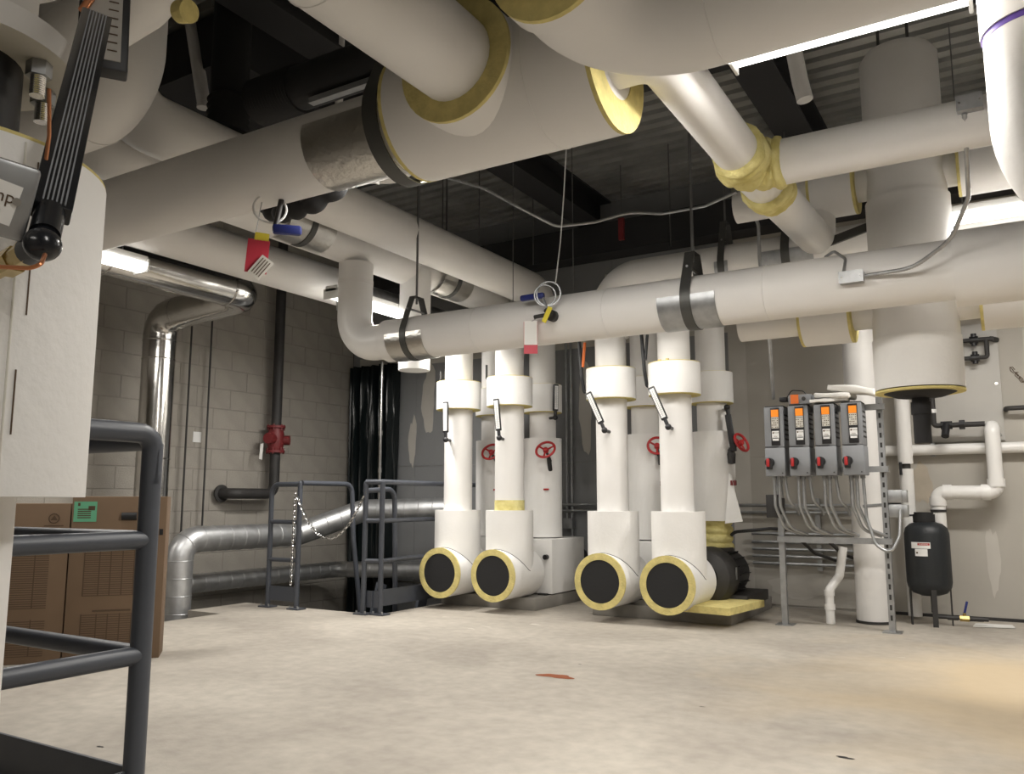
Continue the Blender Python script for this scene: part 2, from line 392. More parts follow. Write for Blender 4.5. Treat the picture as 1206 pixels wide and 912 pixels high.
for x0, y0, y1, Y in ((521, 200, 285, 5.6), (564, 250, 305, 5.9), (628, 245, 312, 6.4), (790, 205, 290, 6.4)):
    q = at(x0, y1, Y); b = MB(); b.cyl(q, V(q.x, q.y, ZC), .006, 6); tag(b.build('hanger_rod', 'rod'), {521: 'thin rod dropping onto the upper receding pipe, leftmost of the loose rods', 564: 'thin rod dropping onto the upper receding pipe, second from the left', 628: 'thin rod hanging in the dark behind the white pull cord', 790: 'thin rod hanging in the dark left of the mid header hanger'}[x0], 'rod', 'threaded rods hanging from the deck')
p = at(732, 270, 6.6); t = thing('pipe_marker', 'dull red marker strip hanging in the dark above the long white header', 'marker', p)
b = MB(); b.box(p, (.05, .03, .2)); b.build('strip', 'valvered', t, smooth=False)
b = MB(); b.cyl(p + V(0, 0, .1), V(p.x, p.y, ZC), .004, 6); b.build('rod', 'rod', t)

# ---------------------------------------------------------------- pipes
def pipe_thing(name, label, loc): return thing(name, label, 'pipe', loc)
def part_tube(t, pts, r, m='jacket', name='pipe', bend=0.0, seg=32, n=10):
    b = MB(); b.path(pts, r, bend, seg, n); return b.build(name, m, t)
def sleeve(t, a, c, r, r_in, ends=(1, 1), m='jacket', name='insulation_sleeve', edge_m='wool_edge', tag_edge=True):
    a, c = Vector(a), Vector(c); d = (c - a).normalized()
    b = MB(); b.cyl(a, c, r, 40); s = b.build(name, m, t)
    for k, (q, dr) in enumerate(((a, -d), (c, d))):
        if ends[k]:
            b = MB(); b.ring(q - dr * .012, dr, r_in * .98, r * 1.002, .016, 40); b.build('insulation_edge', edge_m, t)
    return s
def seam(t, c, axis, r):
    b = MB(); b.torus(c, axis, r, .0025, 40, 6); b.build('jacket_seam', 'jacket', t)
def shield(t, c, axis, r, L, span=200, m='foil', up=False):
    c = Vector(c); a = Vector(axis).normalized(); s = a.cross(Vector((0, 0, 1))).normalized(); b = MB(); n = 20; rows = []
    for rr in (r + .003, r + .006):
        for e in (-1, 1):
            rows.append([b.bm.verts.new(c + a * (e * L / 2) + (s * math.sin(th) - V(0, 0, 1) * math.cos(th)) * rr) for th in [R(-span / 2 + span * k / n) for k in range(n + 1)]])
    i0, i1, o0, o1 = rows
    for k in range(n):
        b.bm.faces.new((i0[k], i1[k], i1[k + 1], i0[k + 1])); b.bm.faces.new((o0[k], o0[k + 1], o1[k + 1], o1[k]))
        b.bm.faces.new((i0[k], i0[k + 1], o0[k + 1], o0[k])); b.bm.faces.new((i1[k], o1[k], o1[k + 1], i1[k + 1]))
    b.bm.faces.new((i0[0], o0[0], o1[0], i1[0])); b.bm.faces.new((i0[n], i1[n], o1[n], o0[n]))
    return b.build('insulation_shield', m, t)
def hanger(c, axis, r, label, shield_len=.3, rodtop=ZC, shield_m='foil', wide=.05, top=.14):
    """clevis hanger round a pipe: strap, bolt, rod and saddle shield"""
    c = Vector(c); a = Vector(axis).normalized(); s = a.cross(Vector((0, 0, 1))).normalized()
    t = thing('pipe_hanger', label, 'hanger', c + V(0, 0, r))
    rr = r + .011; outer = []; n = 28
    for k in range(n + 1):
        th = R(-115 + 230 * k / n); outer.append(c + (s * math.sin(th) - V(0, 0, 1) * math.cos(th)) * rr)
    apexL = c + s * (-.05) + V(0, 0, r + top); apexR = c + s * .05 + V(0, 0, r + top)
    loop = [apexR - s * .05, apexL] + outer + [apexR, apexR - s * .05]
    b = MB(); th_ = .005; ringv = []
    for i, q in enumerate(loop):
        q0 = loop[max(i - 1, 0)]; q1 = loop[min(i + 1, len(loop) - 1)]; tg = (q1 - q0).normalized(); nn = tg.cross(a).normalized()
        ringv.append([b.bm.verts.new(q + a * (e * wide / 2) + nn * (f * th_)) for e, f in ((-1, 0), (1, 0), (1, 1), (-1, 1))])
    for A_, B_ in zip(ringv, ringv[1:]):
        for k in range(4): b.bm.faces.new((A_[k], A_[(k + 1) % 4], B_[(k + 1) % 4], B_[k]))
    b.bm.faces.new(ringv[0][::-1]); b.bm.faces.new(ringv[-1])
    b.build('strap', 'strap', t)
    b = MB(); b.cyl(c + V(0, 0, r + .04) - s * (r * .72), c + V(0, 0, r + .04) + s * (r * .72), .008, 8); b.build('cross_bolt', 'rod', t)
    b = MB(); b.cyl(c + V(0, 0, r + top - .05), V(c.x, c.y, rodtop), .008, 8); b.build('rod', 'rod', t)
    shield(t, c, a, r, shield_len, 190, shield_m)
    return t

# --- header 1 (long, in front of the pump risers)
HY, HZ, HR = 4.56, 2.04, .152
t = pipe_thing('header_pipe', 'long white insulated header crossing the room in front of the pump risers', (-2, HY, HZ))
EX = -4.13
part_tube(t, [(EX, HY, 2.66), (EX, HY, HZ), (EX + .5, HY, HZ)], .128, 'pvc', 'elbow', .21, 32, 14)
part_tube(t, [(EX + .33, HY, HZ), (-.17, HY, HZ)], HR, 'jacket', 'pipe')
sleeve(t, (-.185, HY, HZ + .0), (2.4, HY, HZ), .19, HR, (1, 0), edge_m='jacket')
b = MB(); b.cyl((EX, HY, 2.50), (EX, HY, 2.53), .131, 32); b.build('jacket_seam', 'jacket', t)
for x in (-3.0, -2.05, -1.1): seam(t, (x, HY, HZ), (1, 0, 0), HR)
seam(t, (.22, HY, HZ), (1, 0, 0), .195)
hanger((at(490, 400, HY).x, HY, HZ), (1, 0, 0), HR, 'clevis hanger at the left end of the long header with shiny shield', .32)
hanger((at(817, 350, HY).x, HY, HZ), (1, 0, 0), HR, 'clevis hanger mid header, right of the red valve tag', .34, shield_m='galv', wide=.06)
# header behind (suction main) over the risers of group 2
H2Y, H2Z, H2R = 6.02, 2.66, .15
t = pipe_thing('header_pipe', 'white insulated header behind the long one, over the right pump pair', (-1.5, H2Y, H2Z))
part_tube(t, [(-2.72, H2Y, 2.2), (-2.72, H2Y, H2Z), (1.5, H2Y, H2Z)], H2R, 'jacket', 'pipe', .26, 32, 12)
part_tube(t, [(-2.19, H2Y, 2.2), (-2.19, H2Y, H2Z)], .13, 'jacket', 'branch_pipe')
hanger((at(930, 300, H2Y).x, H2Y, H2Z), (1, 0, 0), H2R, 'hanger on the rear header, left of the tall tank', .38, shield_m='galv', wide=.06)
hanger((at(856, 320, H2Y).x, H2Y, H2Z - .02), (1, 0, 0), H2R, 'hanger on the rear header just behind the mid header hanger', .1, shield_m='galv', wide=.05, top=.2)
# --- long pipes running away from the viewer
GZ = 2.83
t = pipe_thing('supply_pipe', 'upper white pipe running away from the viewer above the long header', (-3.75, 4, GZ))
part_tube(t, [(-3.70, 2.31, 3.88), (-3.70, 2.31, GZ), (-3.70, 6.62, GZ), (-3.70, 6.62, 2.50)], .155, 'jacket', 'pipe', .22)
seam(t, (-3.72, 4.9, GZ), (0, 1, 0), .155); seam(t, (-3.72, 3.2, GZ), (0, 1, 0), .155)
t = pipe_thing('supply_pipe', 'white pipe with shiny shields running away beside the upper pipe, header elbow drops from it', (-4.15, 4, GZ))
part_tube(t, [(-4.17, 2.31, 3.88), (-4.17, 2.31, GZ - .02), (-4.17, 6.64, GZ - .02), (-4.17, 6.64, 2.5)], .152, 'jacket', 'pipe', .22)
part_tube(t, [(-4.13, 5.28, GZ - .05), (-4.13, 5.28, 1.95)], .128, 'pvc', 'drop_pipe')
hanger((-4.13, atx(352, 288, -4.13).y, GZ - .02), (0, 1, 0), .152, 'hanger strap with shiny shield on the pipe left of the header elbow', .42, top=.2)
hanger((-4.13, atx(525, 345, -4.13).y, GZ - .02), (0, 1, 0), .152, 'hanger strap with shiny shield above the left header hanger', .42, top=.2)
t = pipe_thing('supply_pipe', 'lower white pipe running away along the block wall above the shiny flue', (-4.72, 4, 2.66))
part_tube(t, [(-4.72, 2.85, 3.88), (-4.72, 2.85, 2.66), (-4.72, 5.0, 2.66)], .15, 'jacket', 'pipe', .2)
b = MB(); b.cyl((-4.72, 4.97, 2.66), (-4.72, 5.05, 2.66), .13, 32); b.cyl((-4.72, 5.05, 2.66), (-4.72, 7.35, 2.66), .10, 24); b.build('end_pipe', 'galv', t)
b = MB(); b.box((-4.6, 4.9, 2.5), (.05, .04, .14), bev=.004); b.build('bracket', 'galv', t)

# --- near overhead mains: A with its big tee, branch B, elbowed D with branch C, E and F
AY, AZ, AR = 2.47, 2.38, .168
t = pipe_thing('main_pipe', 'thick white main crossing overhead at the left, with a large insulated tee', (-2.5, AY, AZ))
part_tube(t, [(XL + .05, AY, AZ), (-1.9, AY, AZ)], AR)
BX0, BX1, BR = -1.93, -1.08, .245
sleeve(t, (BX0, AY, AZ + .02), (BX1, AY, AZ + .02), BR, AR * .8, (1, 1), name='tee_sleeve')
for x in (-1.32,): seam(t, (x, AY, AZ + .02), (1, 0, 0), BR)
BX = -1.57
sleeve(t, (BX, AY, AZ + .04), (BX, AY - .27, AZ + .04), .225, .15, (0, 1), name='branch_sleeve')
part_tube(t, [(BX, AY - .2, AZ + .04), (BX, -1.4, AZ + .04)], .152, 'jacket', 'branch_pipe')
seam(t, (BX, 1.55, AZ + .04), (0, 1, 0), .152)
EXX = -.93; ER = .095
part_tube(t, [(BX1 - .1, AY, AZ + .02), (EXX, AY, AZ + .02), (EXX, 3.42, AZ + .01)], ER, 'jacket', 'outlet_pipe', .09)
hang = hanger((-1.99, AY, AZ), (1, 0, 0), AR + .05, 'wide dark strap hanger at the left end of the large tee sleeve', .05, wide=.07, top=.25)
shield(t, (-2.2, AY, AZ), (1, 0, 0), AR, .4, 210)
t = pipe_thing('main_pipe', 'nearest white overhead pipe, elbowed, with a bright line of light below it', (0, 1.95, 2.2))
DY, DZ, DR = 2.15, 2.29, .166
part_tube(t, [(-.93, DY - .42, DZ), (-.93, DY, DZ), (1.6, DY, DZ)], DR, 'jacket', 'pipe', .27, 40, 14)
sleeve(t, (-.93, DY - .36, DZ), (-.93, DY - .43, DZ), DR + .012, .115, (0, 1), name='branch_sleeve')
part_tube(t, [(-.93, DY - .4, DZ), (-.93, -1.5, DZ)], .115, 'jacket', 'branch_pipe')
seam(t, (-.62, DY, DZ), (1, 0, 0), DR)
b = MB(); b.path([(-.62, DY - .17, DZ + .03), (-.62, DY - .11, DZ + .175), (-.62, DY - .02, ZC)], .012, .0, 8); b.build('strap', 'black', t)
# E -> F with wool
FY, FZ, FR = 3.62, 2.39, .1
t = pipe_thing('branch_pipe', 'white insulated pipe with a bare yellow wool elbow, passing in front of the tall tank', (0, FY, FZ))
wraps('wool_wrap', t, [(EXX, FY - .25, FZ), (EXX, FY, FZ), (EXX + .15, FY, FZ)], FR * 1.06, .12, 6, .014)
part_tube(t, [(EXX + .13, FY, FZ), (1.5, FY, FZ)], FR, 'jacket', 'pipe')
part_tube(t, [(EXX, FY - .02, FZ), (EXX, 5.17, 2.47), (EXX, 5.17, 2.74)], FR, 'pvc', 'rear_elbow', .16)
wraps('wool_wrap', t, [(EXX, 3.86, FZ), (EXX, 4.0, FZ)], FR * 1.06, 0, 3, seed=5)
# junction boxes and flexible conduit between F and header 1
def jbox(c, size, label, m='galv', screws=True):
    t = thing('junction_box', label, 'box', c); c = Vector(c)
    b = MB(); b.box(c, size, None, .004); b.build('body', m, t)
    b = MB(); b.box(c + V(0, -size[1] / 2 - .001, 0), (size[0] * 1.02, .003, size[2] * 1.04)); b.build('cover', m, t, smooth=False)
    for e in (-1, 1):
        b = MB(); b.cyl(c + V(e * size[0] * .38, -size[1] / 2 - .001, 0), c + V(e * size[0] * .38, -size[1] / 2 - .005, 0), .004, 8); b.build('screw', 'chrome', t)
    return t
jF = at(1142, 123, FY - .11); jbox(jF, (.09, .06, .06), 'small grey box on the upper pipe at the right, flexible conduit below it')
jH = at(1003, 327, HY - HR - .02); jbox(jH, (.115, .05, .06), 'grey steel box on the front of the long header')
b = MB(); pts = bendpath([jF + V(-.02, 0, -.03), at(1138, 170, 3.6), at(1141, 232, 3.9), at(1120, 283, 4.2), at(1075, 316, 4.33), jH + V(.06, 0, 0)], .25, 10)
rr = []
dens = []
for a_, c_ in zip(pts, pts[1:]):
    k = max(1, int((c_ - a_).length / .006))
    for i in range(k): dens.append(a_.lerp(c_, i / k))
b.sweep(dens, [.0105 if (i // 1) % 2 else .0085 for i in range(len(dens))], 8); tag(b.build('flexible_conduit', 'galv', angle=80), 'flexible steel conduit looping from upper pipe down to box on header', 'conduit')
conduit('flexible_conduit', [jH + V(-.04, 0, .02), at(996, 305, HY - .12), at(982, 296, HY - .05), at(972, 303, HY)], .008, 'galv', 'short flexible conduit curling up from the header box', 'conduit', .05)
# far-right near pipe with marker line
t = pipe_thing('drop_pipe', 'brightly lit white pipe dropping at the right edge with a purple pen line', (.12, 2.4, 2.4))
NX, NY, NR = .135, 2.475, .13
part_tube(t, [(NX, NY, ZC), (NX, NY, 1.60), (1.2, NY, 1.60)], NR, 'jacket', 'pipe', .3, 40, 16)
b = MB(); b.cyl((NX, NY, 2.125), (NX, NY, 2.142), NR + .0012, 40); b.build('pen_line', 'purple', t)
sleeve(t, (NX, NY, 2.142), (NX, NY, ZC), NR + .006, NR, (0, 0), name='upper_jacket')

# --- tall air separator tank with nozzles
TX, TY, TR = -.43, 5.15, .213
zt, zb = 3.55, 1.49
t = thing('separator_tank', 'tall white insulated vertical tank hanging behind the header, black underside', 'tank', (TX, TY, zb))
b = MB(); b.lathe((TX, TY, 0), (0, 0, 1), [(2.62, TR), (3.5, TR), (3.545, TR - .03), (3.56, TR - .08), (3.56, 0)], 48); b.build('upper_shell', 'jacket', t)
b = MB(); b.cyl((TX, TY, 1.80), (TX, TY, 2.63), TR + .012, 48); b.build('middle_shell', 'jacket', t)
b = MB(); b.cyl((TX, TY, zb + .03), (TX, TY, 1.81), TR + .018, 48); b.build('lower_shell', 'canvas', t)
b = MB(); b.ring((TX, TY, zb + .012), (0, 0, 1), TR - .03, TR + .0185, .012, 48); b.build('insulation_edge', 'wool_edge', t)
b = MB(); b.lathe((TX, TY, 0), (0, 0, 1), [(zb + .03, TR + .01), (zb + .018, TR - .01), (zb - .01, TR * .6), (zb - .02, 0)], 48); b.build('bottom_cap', 'rubber', t)
b = MB(); b.cyl((TX, TY, zb), (TX, TY, 1.22), .045, 20); b.cyl((TX, TY, 1.38), (TX, TY, 1.45), .052, 20); b.build('drain_pipe', 'rubber', t)
for zn, rn in ((2.78, .165), (2.0, .17)):
    for sgn in (-1, 1):
        a0 = V(TX + sgn * .16, TY + .02, zn)
        part_tube(t, [a0, V(TX + sgn * 1.0, TY + .02, zn)], .1, 'jacket', 'nozzle')
        if zn > 2.2: sleeve(t, V(TX + sgn * .27, TY + .02, zn), V(TX + sgn * (.53 if sgn < 0 else 1.6), TY + .02, zn), rn, .1, (1, 1), name='nozzle_sleeve')
        else: sleeve(t, V(TX + sgn * .33, TY + .02, zn), V(TX + sgn * (.62 if sgn < 0 else 1.6), TY + .02, zn), rn, .1, (1, 1), name='nozzle_sleeve')
for dx in (-.1, .06):
    b = MB(); b.cyl((TX + dx, TY, 3.5), (TX + dx, TY, ZC), .009, 8); b.box((TX + dx, TY, ZC - .04), (.05, .05, .07)); b.build('hanger_rod', 'strap', t)
b = MB(); b.box(at(995, 278, 5.12), (.34, .02, .05), Matrix.Rotation(R(-14), 3, 'Y')); tag(b.build('strut_bracket', 'strap', smooth=False), 'dark strut bracket left of the tall tank above the header', 'bracket')
b = MB(); b.path([V(at(935, 60, 4.6).x, 4.6, 3.9), at(935, 60, 4.6), at(942, 95, 4.6), at(948, 118, 4.6)], .045, .05, 16); tag(b.build('capped_pipe', 'pvc'), 'short white capped pipe hanging from the deck left of the tank', 'pipe')

# ---------------------------------------------------------------- pumps
PY = 6.02
PXS = [-4.2, -3.67, -2.72, -2.19]
DIS = [(-4.22, 6.64), (-3.68, 6.62), (-2.70, 6.68), (-2.12, 6.70)]
ORD = ['first pump from the left', 'second pump from the left', 'third pump from the left', 'rightmost pump']
def thermometer(parent, c, up, faced, L=.27, dark=False):
    """case lying along 'up' from ball joint c, face looking along 'faced'"""
    c = Vector(c); u = Vector(up).normalized(); f = Vector(faced).normalized(); s = u.cross(f).normalized(); f = s.cross(u)
    rot = Matrix((s, u, f)).transposed()
    b = MB(); b.box(c + u * (.06 + L / 2), (.05, L, .026), rot, .006)
    b.cyl(c, c + u * .07, .014, 12)
    tm = b.build('thermometer', 'black', parent)
    if not dark:
        b = MB(); b.box(c + u * (.06 + L / 2) + f * .0135, (.034, L * .88, .002), rot); b.build('scale', 'white', tm, smooth=False)
        b = MB(); b.box(c + u * (.06 + L / 2) + f * .0148, (.004, L * .8, .001), rot); b.build('glass_tube', 'galv', tm, smooth=False)
        b = MB()
        for k in range(14):
            for e in (-1, 1): b.box(c + u * (.09 + k * L * .8 / 14) + f * .0148 + s * (.0105 * e), (.007, .0022, .001), rot)
        b.build('scale_marks', 'ink', tm, smooth=False)
    b = MB(); b.lathe(c, f, [(-.024, 0), (-.02, .014), (-.01, .022), (0, .024), (.01, .022), (.02, .014), (.024, 0)], 16); b.cyl(c, c - f * .12, .013, 12); b.build('ball_joint', 'black', tm)
    return tm
TH = {0: ((525, 518), (-.02, 0, 1)), 1: ((588, 516), (-.10, 0, 1)), 2: ((712, 507), (-.45, 0, 1)), 3: ((787, 503), (-.42, 0, 1))}
for i, px in enumerate(PXS):
    t = thing('suction_riser', 'white insulated suction riser with round black end cap, ' + ORD[i], 'pipe', (px, PY, .08))
    rr, RT_ = .124, .205
    TZ, ztop = .30, .82
    b = MB(); b.cyl((px, PY, TZ), (px, PY, ztop), RT_ - .005, 40); b.build('tee_body', 'canvas', t)
    b = MB(); b.cyl((px, PY + .23, TZ), (px, PY - .262, TZ), RT_, 44); b.build('tee_barrel', 'canvas', t)
    b = MB(); b.ring((px, PY - .25, TZ), (0, -1, 0), RT_ - .045, RT_ + .004, .016, 44); b.build('insulation_edge', 'wool_edge', t)
    b = MB(); b.lathe((px, PY - .25, TZ), (0, -1, 0), [(0, RT_ - .04), (.012, RT_ - .04), (.013, 0)], 44); b.build('end_cap', 'rubber', t)
    b = MB(); pts = []
    for k in range(41):
        th = math.pi * (k / 40 - .5) * .98; x = (RT_ - .001) * math.sin(th); pts.append(V(px + x, PY - math.sqrt(max((RT_ - .001) ** 2 - x * x, 0)), TZ + math.sqrt(max((RT_ + .001) ** 2 - x * x, 0))))
    b.sweep(pts, .0022, 6); b.build('wrap_seam', 'iron', t)
    b = MB(); b.cyl((px, PY, ztop - .02), (px, PY, 2.35 if i < 2 else 2.25), rr, 32); b.build('pipe', 'jacket', t)
    b = MB(); b.cyl((px, PY, 1.70), (px, PY, 1.94), .198, 40); b.build('flange_cover', 'canvas', t)
    for z, nz in ((1.70, -1), (1.94, 1)):
        b = MB(); b.ring((px, PY, z - .004), (0, 0, 1), rr * .97, .196, .010, 40); b.build('insulation_edge', 'wool_edge', t)
    if i == 1:
        b = MB(); b.cyl((px, PY, ztop), (px, PY, ztop + .085), rr + .003, 32); b.build('wool_band', 'wool', t)
    q = at(TH[i][0][0], TH[i][0][1], PY - rr - .10); thermometer(t, q, TH[i][1], (.25 if i < 2 else .1, -1, 0))
    if i >= 2:
        ql = at((688, 762)[i - 2], (462, 455)[i - 2], PY - .05)
        b = MB(); b.path([ql + V(.08, .0, -.02), ql, ql + V(-.01, -.02, .12), ql + V(-.03, -.02, .42)], .014, .02, 10); b.build('valve_lever', 'black', t)
        b = MB(); b.path([ql + V(.0, -.02, .20), ql + V(.02, -.02, .4)], .012, 0, 10); b.build('lever_grip', 'orange' if i == 2 else 'black', t)
    else:
        ql = at((519, 573)[i], (453, 446)[i], PY)
        b = MB(); b.path([ql + V(.05, 0, -.05), ql, ql + V(0, 0, .12)], .010, .01, 8); b.build('valve_lever', 'iron', t)
    if i == 3:
        for k in range(3):
            b = MB(); a = R(210 + 30 * k); b.cyl((px + .14 * math.cos(a), PY + .14 * math.sin(a), 1.94), (px + .14 * math.cos(a), PY + .14 * math.sin(a), 1.965), .014, 8); b.build('bolt', 'brass', t)
# overhead stubs of group 1: risers turn right under the header
def wheel(parent, c, axis, r=.085):
    c = Vector(c); a = Vector(axis).normalized(); u = a.cross(V(0, 0, 1)).normalized(); v = a.cross(u)
    b = MB(); b.torus(c, a, r, .011, 32, 8)
    for k in range(3):
        th = R(90 + 120 * k); d = u * math.cos(th) + v * math.sin(th); b.cyl(c - a * .01, c + d * r, .008, 8)
    b.lathe(c - a * .02, a, [(0, 0), (0, .026), (.03, .022), (.04, 0)], 12)
    wl_ = b.build('handwheel', 'red', parent)
    b = MB(); b.cyl(c - a * .01, c - a * .16, .012, 10); b.build('stem', 'iron', wl_)
    return wl_
for i, (px, py) in enumerate(DIS):
    t = thing('discharge_riser', 'white insulated discharge riser with red handwheel valve, ' + ORD[i], 'pipe', (px, py, .1))
    b = MB(); b.cyl((px, py, 1.44), (px, py, 2.5 if i < 2 else 2.95), .122, 32); b.build('pipe', 'jacket', t)
    b = MB(); b.cyl((px, py, 1.70), (px, py, 1.95), .178, 36); b.build('flange_cover', 'canvas', t)
    for z in (1.696, 1.942):
        b = MB(); b.ring((px, py, z), (0, 0, 1), .118, .176, .01, 36); b.build('insulation_edge', 'wool_edge', t)
    zb_ = .58 if i != 3 else .74
    b = MB(); b.cyl((px, py, zb_), (px, py, 1.46), .172, 36); b.build('valve_jacket', 'canvas', t)
    if i in (1, 0):
        wheel(t, (px + (.16 if i else .12), py - .24, 1.345), (.15, -1, .75))
        b = MB(); b.cyl((px + .13, py - .1, 1.17), (px + .15, py - .16, 1.27), .02, 10); b.build('gauge_plug', 'iron', t)
        b = MB(); b.box((px + .11, py - .14, 1.0), (.05, .02, .016), None, .004); b.build('tag_clip', 'red', t)
    else:
        wheel(t, (px + .27, py - .12, 1.36) if i == 3 else (px + .19, py - .23, 1.35), (1, -.35, .5) if i == 3 else (.35, -1, .5), .075)
        b = MB(); b.lathe((px + .18, py - .1, 1.24), (0, 0, 1), [(-.05, 0), (-.045, .03), (.03, .035), (.08, .02), (.09, 0)], 12); b.build('stem_housing', 'iron', t)
        b = MB(); b.box((px + .2, py - .14, 1.04), (.045, .03, .04), None, .004); b.build('tag_clip', 'valvered', t)
    if i == 1:
        thermometer(t, at(654, 492, py - .1), (.03, 0, 1), (.9, -.5, 0), .24)
    if i == 3:
        thermometer(t, at(856, 480, py - .12), (.12, 0, -1), (.4, -1, 0), .3, dark=True)
        wraps('wool_wrap', t, [(px, py, .5), (px, py, .76)], .12, 0, 4, .018)
        b = MB(); q0 = V(px + .15, py - .10, 1.1)
        b.quad((px + .155, py - .1, 1.12), (px + .19, py - .16, 1.1), (px + .28, py - .2, .74), (px + .12, py - .14, .72)); 
        b.quad((px + .155, py - .097, 1.12), (px + .12, py - .137, .72), (px + .28, py - .197, .74), (px + .19, py - .157, 1.1)); b.build('loose_jacket_flap', 'canvas', t, smooth=False)
for i, (px, py) in enumerate(DIS):
    if i < 3:
        t = thing('pump', 'pump boxed in white insulation board behind the suction tee, ' + ORD[i], 'pump', (px, py, .1))
        b = MB(); b.box((px + .0, py + .05, .34), (.46, .62, .46), None, .006); b.build('insulation_box', 'canvas', t)
        b = MB(); b.cyl((px + .18, py - .263, .42), (px + .18, py - .30, .42), .022, 12); b.build('drain_plug', 'black', t)
        b = MB(); b.cyl((px, py + .3, .34), (px, py + .66, .34), .13, 28); b.build('motor', 'black', t)
        for e in (-1, 1):
            b = MB(); b.box((px + e * .15, py - .05, .105), (.08, .5, .02)); b.build('base_foot', 'iron', t, smooth=False)
    else:
        t = thing('pump', 'bare black pump with finned motor on the right end pad', 'pump', (px, py, .1))
        c = V(px + .02, py - .28, .32)
        b = MB(); b.lathe(c, (0, 1, 0), [(-.16, .12), (-.12, .2), (-.05, .225), (.06, .225), (.1, .19), (.14, .14)], 36); b.build('volute', 'iron', t)
        b = MB(); b.lathe(c, (0, 1, 0), [(.12, 0), (.12, .15), (.2, .18), (.5, .18), (.54, .17), (.58, .12), (.58, 0)], 36); b.build('motor', 'black', t)
        for k in range(18):
            a = 2 * math.pi * k / 18; d = V(math.cos(a), 0, math.sin(a)); b = MB()
            b.box(c + V(0, .35, 0) + d * .185, (.006, .28, .022), Matrix.Rotation(-a + R(90), 3, 'Y')); b.build('cooling_fin', 'black', t, smooth=False)
        b = MB(); b.cyl((px, py, .44), (px, py, .54), .09, 24); b.cyl((px, py, .50), (px, py, .53), .14, 28); b.build('discharge_flange', 'iron', t)
        b = MB(); b.box(c + V(.02, .3, .21), (.12, .14, .07), None, .008); b.build('terminal_box', 'black', t)
        b = MB(); b.box(c + V(.225, -.02, .03), (.004, .03, .09), Matrix.Rotation(0, 3, 'Y')); b.build('nameplate', 'galv', t, smooth=False)
        b = MB(); b.box((px + .1, py + .05, .14), (.42, .62, .08), None, .004); b.build('base_frame', 'iron', t)
        b = MB(); b.path([c + V(.05, .3, .24), c + V(.12, .3, .33), c + V(.4, .35, .36), c + V(.55, .45, .35)], .013, .08, 8); b.build('power_lead', 'black', t)
# concrete pads and insulation board
b = MB(); b.box((-3.94, 6.62, .05), (.96, 1.06, .1), None, .006); tag(b.build('equipment_pad', 'concrete'), 'low concrete pad under the left pump pair', 'pad')
b = MB(); b.box((-2.40, 6.70, .05), (1.12, 1.16, .1), None, .006); tag(b.build('equipment_pad', 'concrete'), 'low concrete pad under the right pump pair', 'pad')
b = MB(); c0 = atz(800, 729, .1); c1 = atz(868, 731, .1); c2 = atz(878, 711, .1); c3 = c0 + (c2 - c1)
lo = [b.bm.verts.new(p_) for p_ in (V(-2.2, 5.92, .104), V(-1.78, 5.86, .104), V(-1.70, 6.5, .104), V(-2.12, 6.52, .104))]
hi = [b.bm.verts.new(v.co + V(0, 0, .05)) for v in lo]
b.bm.faces.new(lo[::-1]); b.bm.faces.new(hi)
for k in range(4): b.bm.faces.new((lo[k], lo[(k + 1) % 4], hi[(k + 1) % 4], hi[k]))
tag(b.build('insulation_board', 'wool_edge', smooth=False), 'yellow insulation board lying under the rightmost end cap', 'board')
# elbows at the top of group 1
t = pipe_thing('riser_crossover', 'white crossover joining the tops of the left pump pair below the header', (-3.9, PY, 2.2))
part_tube(t, [(-4.2, PY, 2.22), (-4.2, PY, 2.42), (-3.67, PY, 2.42), (-3.67, PY, 2.22)], .13, 'jacket', 'pipe', .2)

# ---------------------------------------------------------------- drives on a strut frame
RY = 6.38
t = thing('drive_rack', 'galvanised strut frame that carries the four grey drives', 'frame', (-1.16, RY, 0))
def strut(a, c, name='strut', wd=.041):
    a, c = Vector(a), Vector(c); b = MB(); d = (c - a); L = d.length; d.normalize()
    s = d.cross(V(0, 1, 0)); s.normalize(); f = s.cross(d)
    rot = Matrix((s, d, f)).transposed(); m_ = (a + c) / 2
    b.box(m_ + f * (-.018), (wd, L, .004), rot); b.box(m_ + s * (wd / 2 - .002), (.004, L, wd), rot); b.box(m_ - s * (wd / 2 - .002), (.004, L, wd), rot)
    b.box(m_ + f * .019 + s * .015, (.010, L, .003), rot); b.box(m_ + f * .019 - s * .015, (.010, L, .003), rot)
    o = b.build(name, 'galv', t, smooth=False)
    return o
XL_, XR_ = -1.52, -.80
pl = strut((XL_, RY, 0), (XL_, RY, 1.12)); pr = strut((XR_, RY, 0), (XR_, RY, 1.64))
for z in (.62, 1.12, 1.56):
    strut((XL_ - .02, RY - .045, z), (XR_ + .04, RY - .045, z), 'cross_strut')
for x in (XL_, XR_):
    b = MB(); b.box((x, RY, .004), (.12, .12, .008)); b.build('foot_plate', 'galv', t, smooth=False)
b = MB()
for k in range(22): b.box((XR_, RY - .0205, .1 + .07 * k), (.014, .003, .035))
b.build('slots', 'iron', t, smooth=False)['kind'] = 'stuff'
ds = [(-1.487, 'first from the left'), (-1.315, 'second from the left'), (-1.135, 'third from the left'), (-.955, 'rightmost')]
ZD0, ZD1, DF = 1.075, 1.58, 6.14
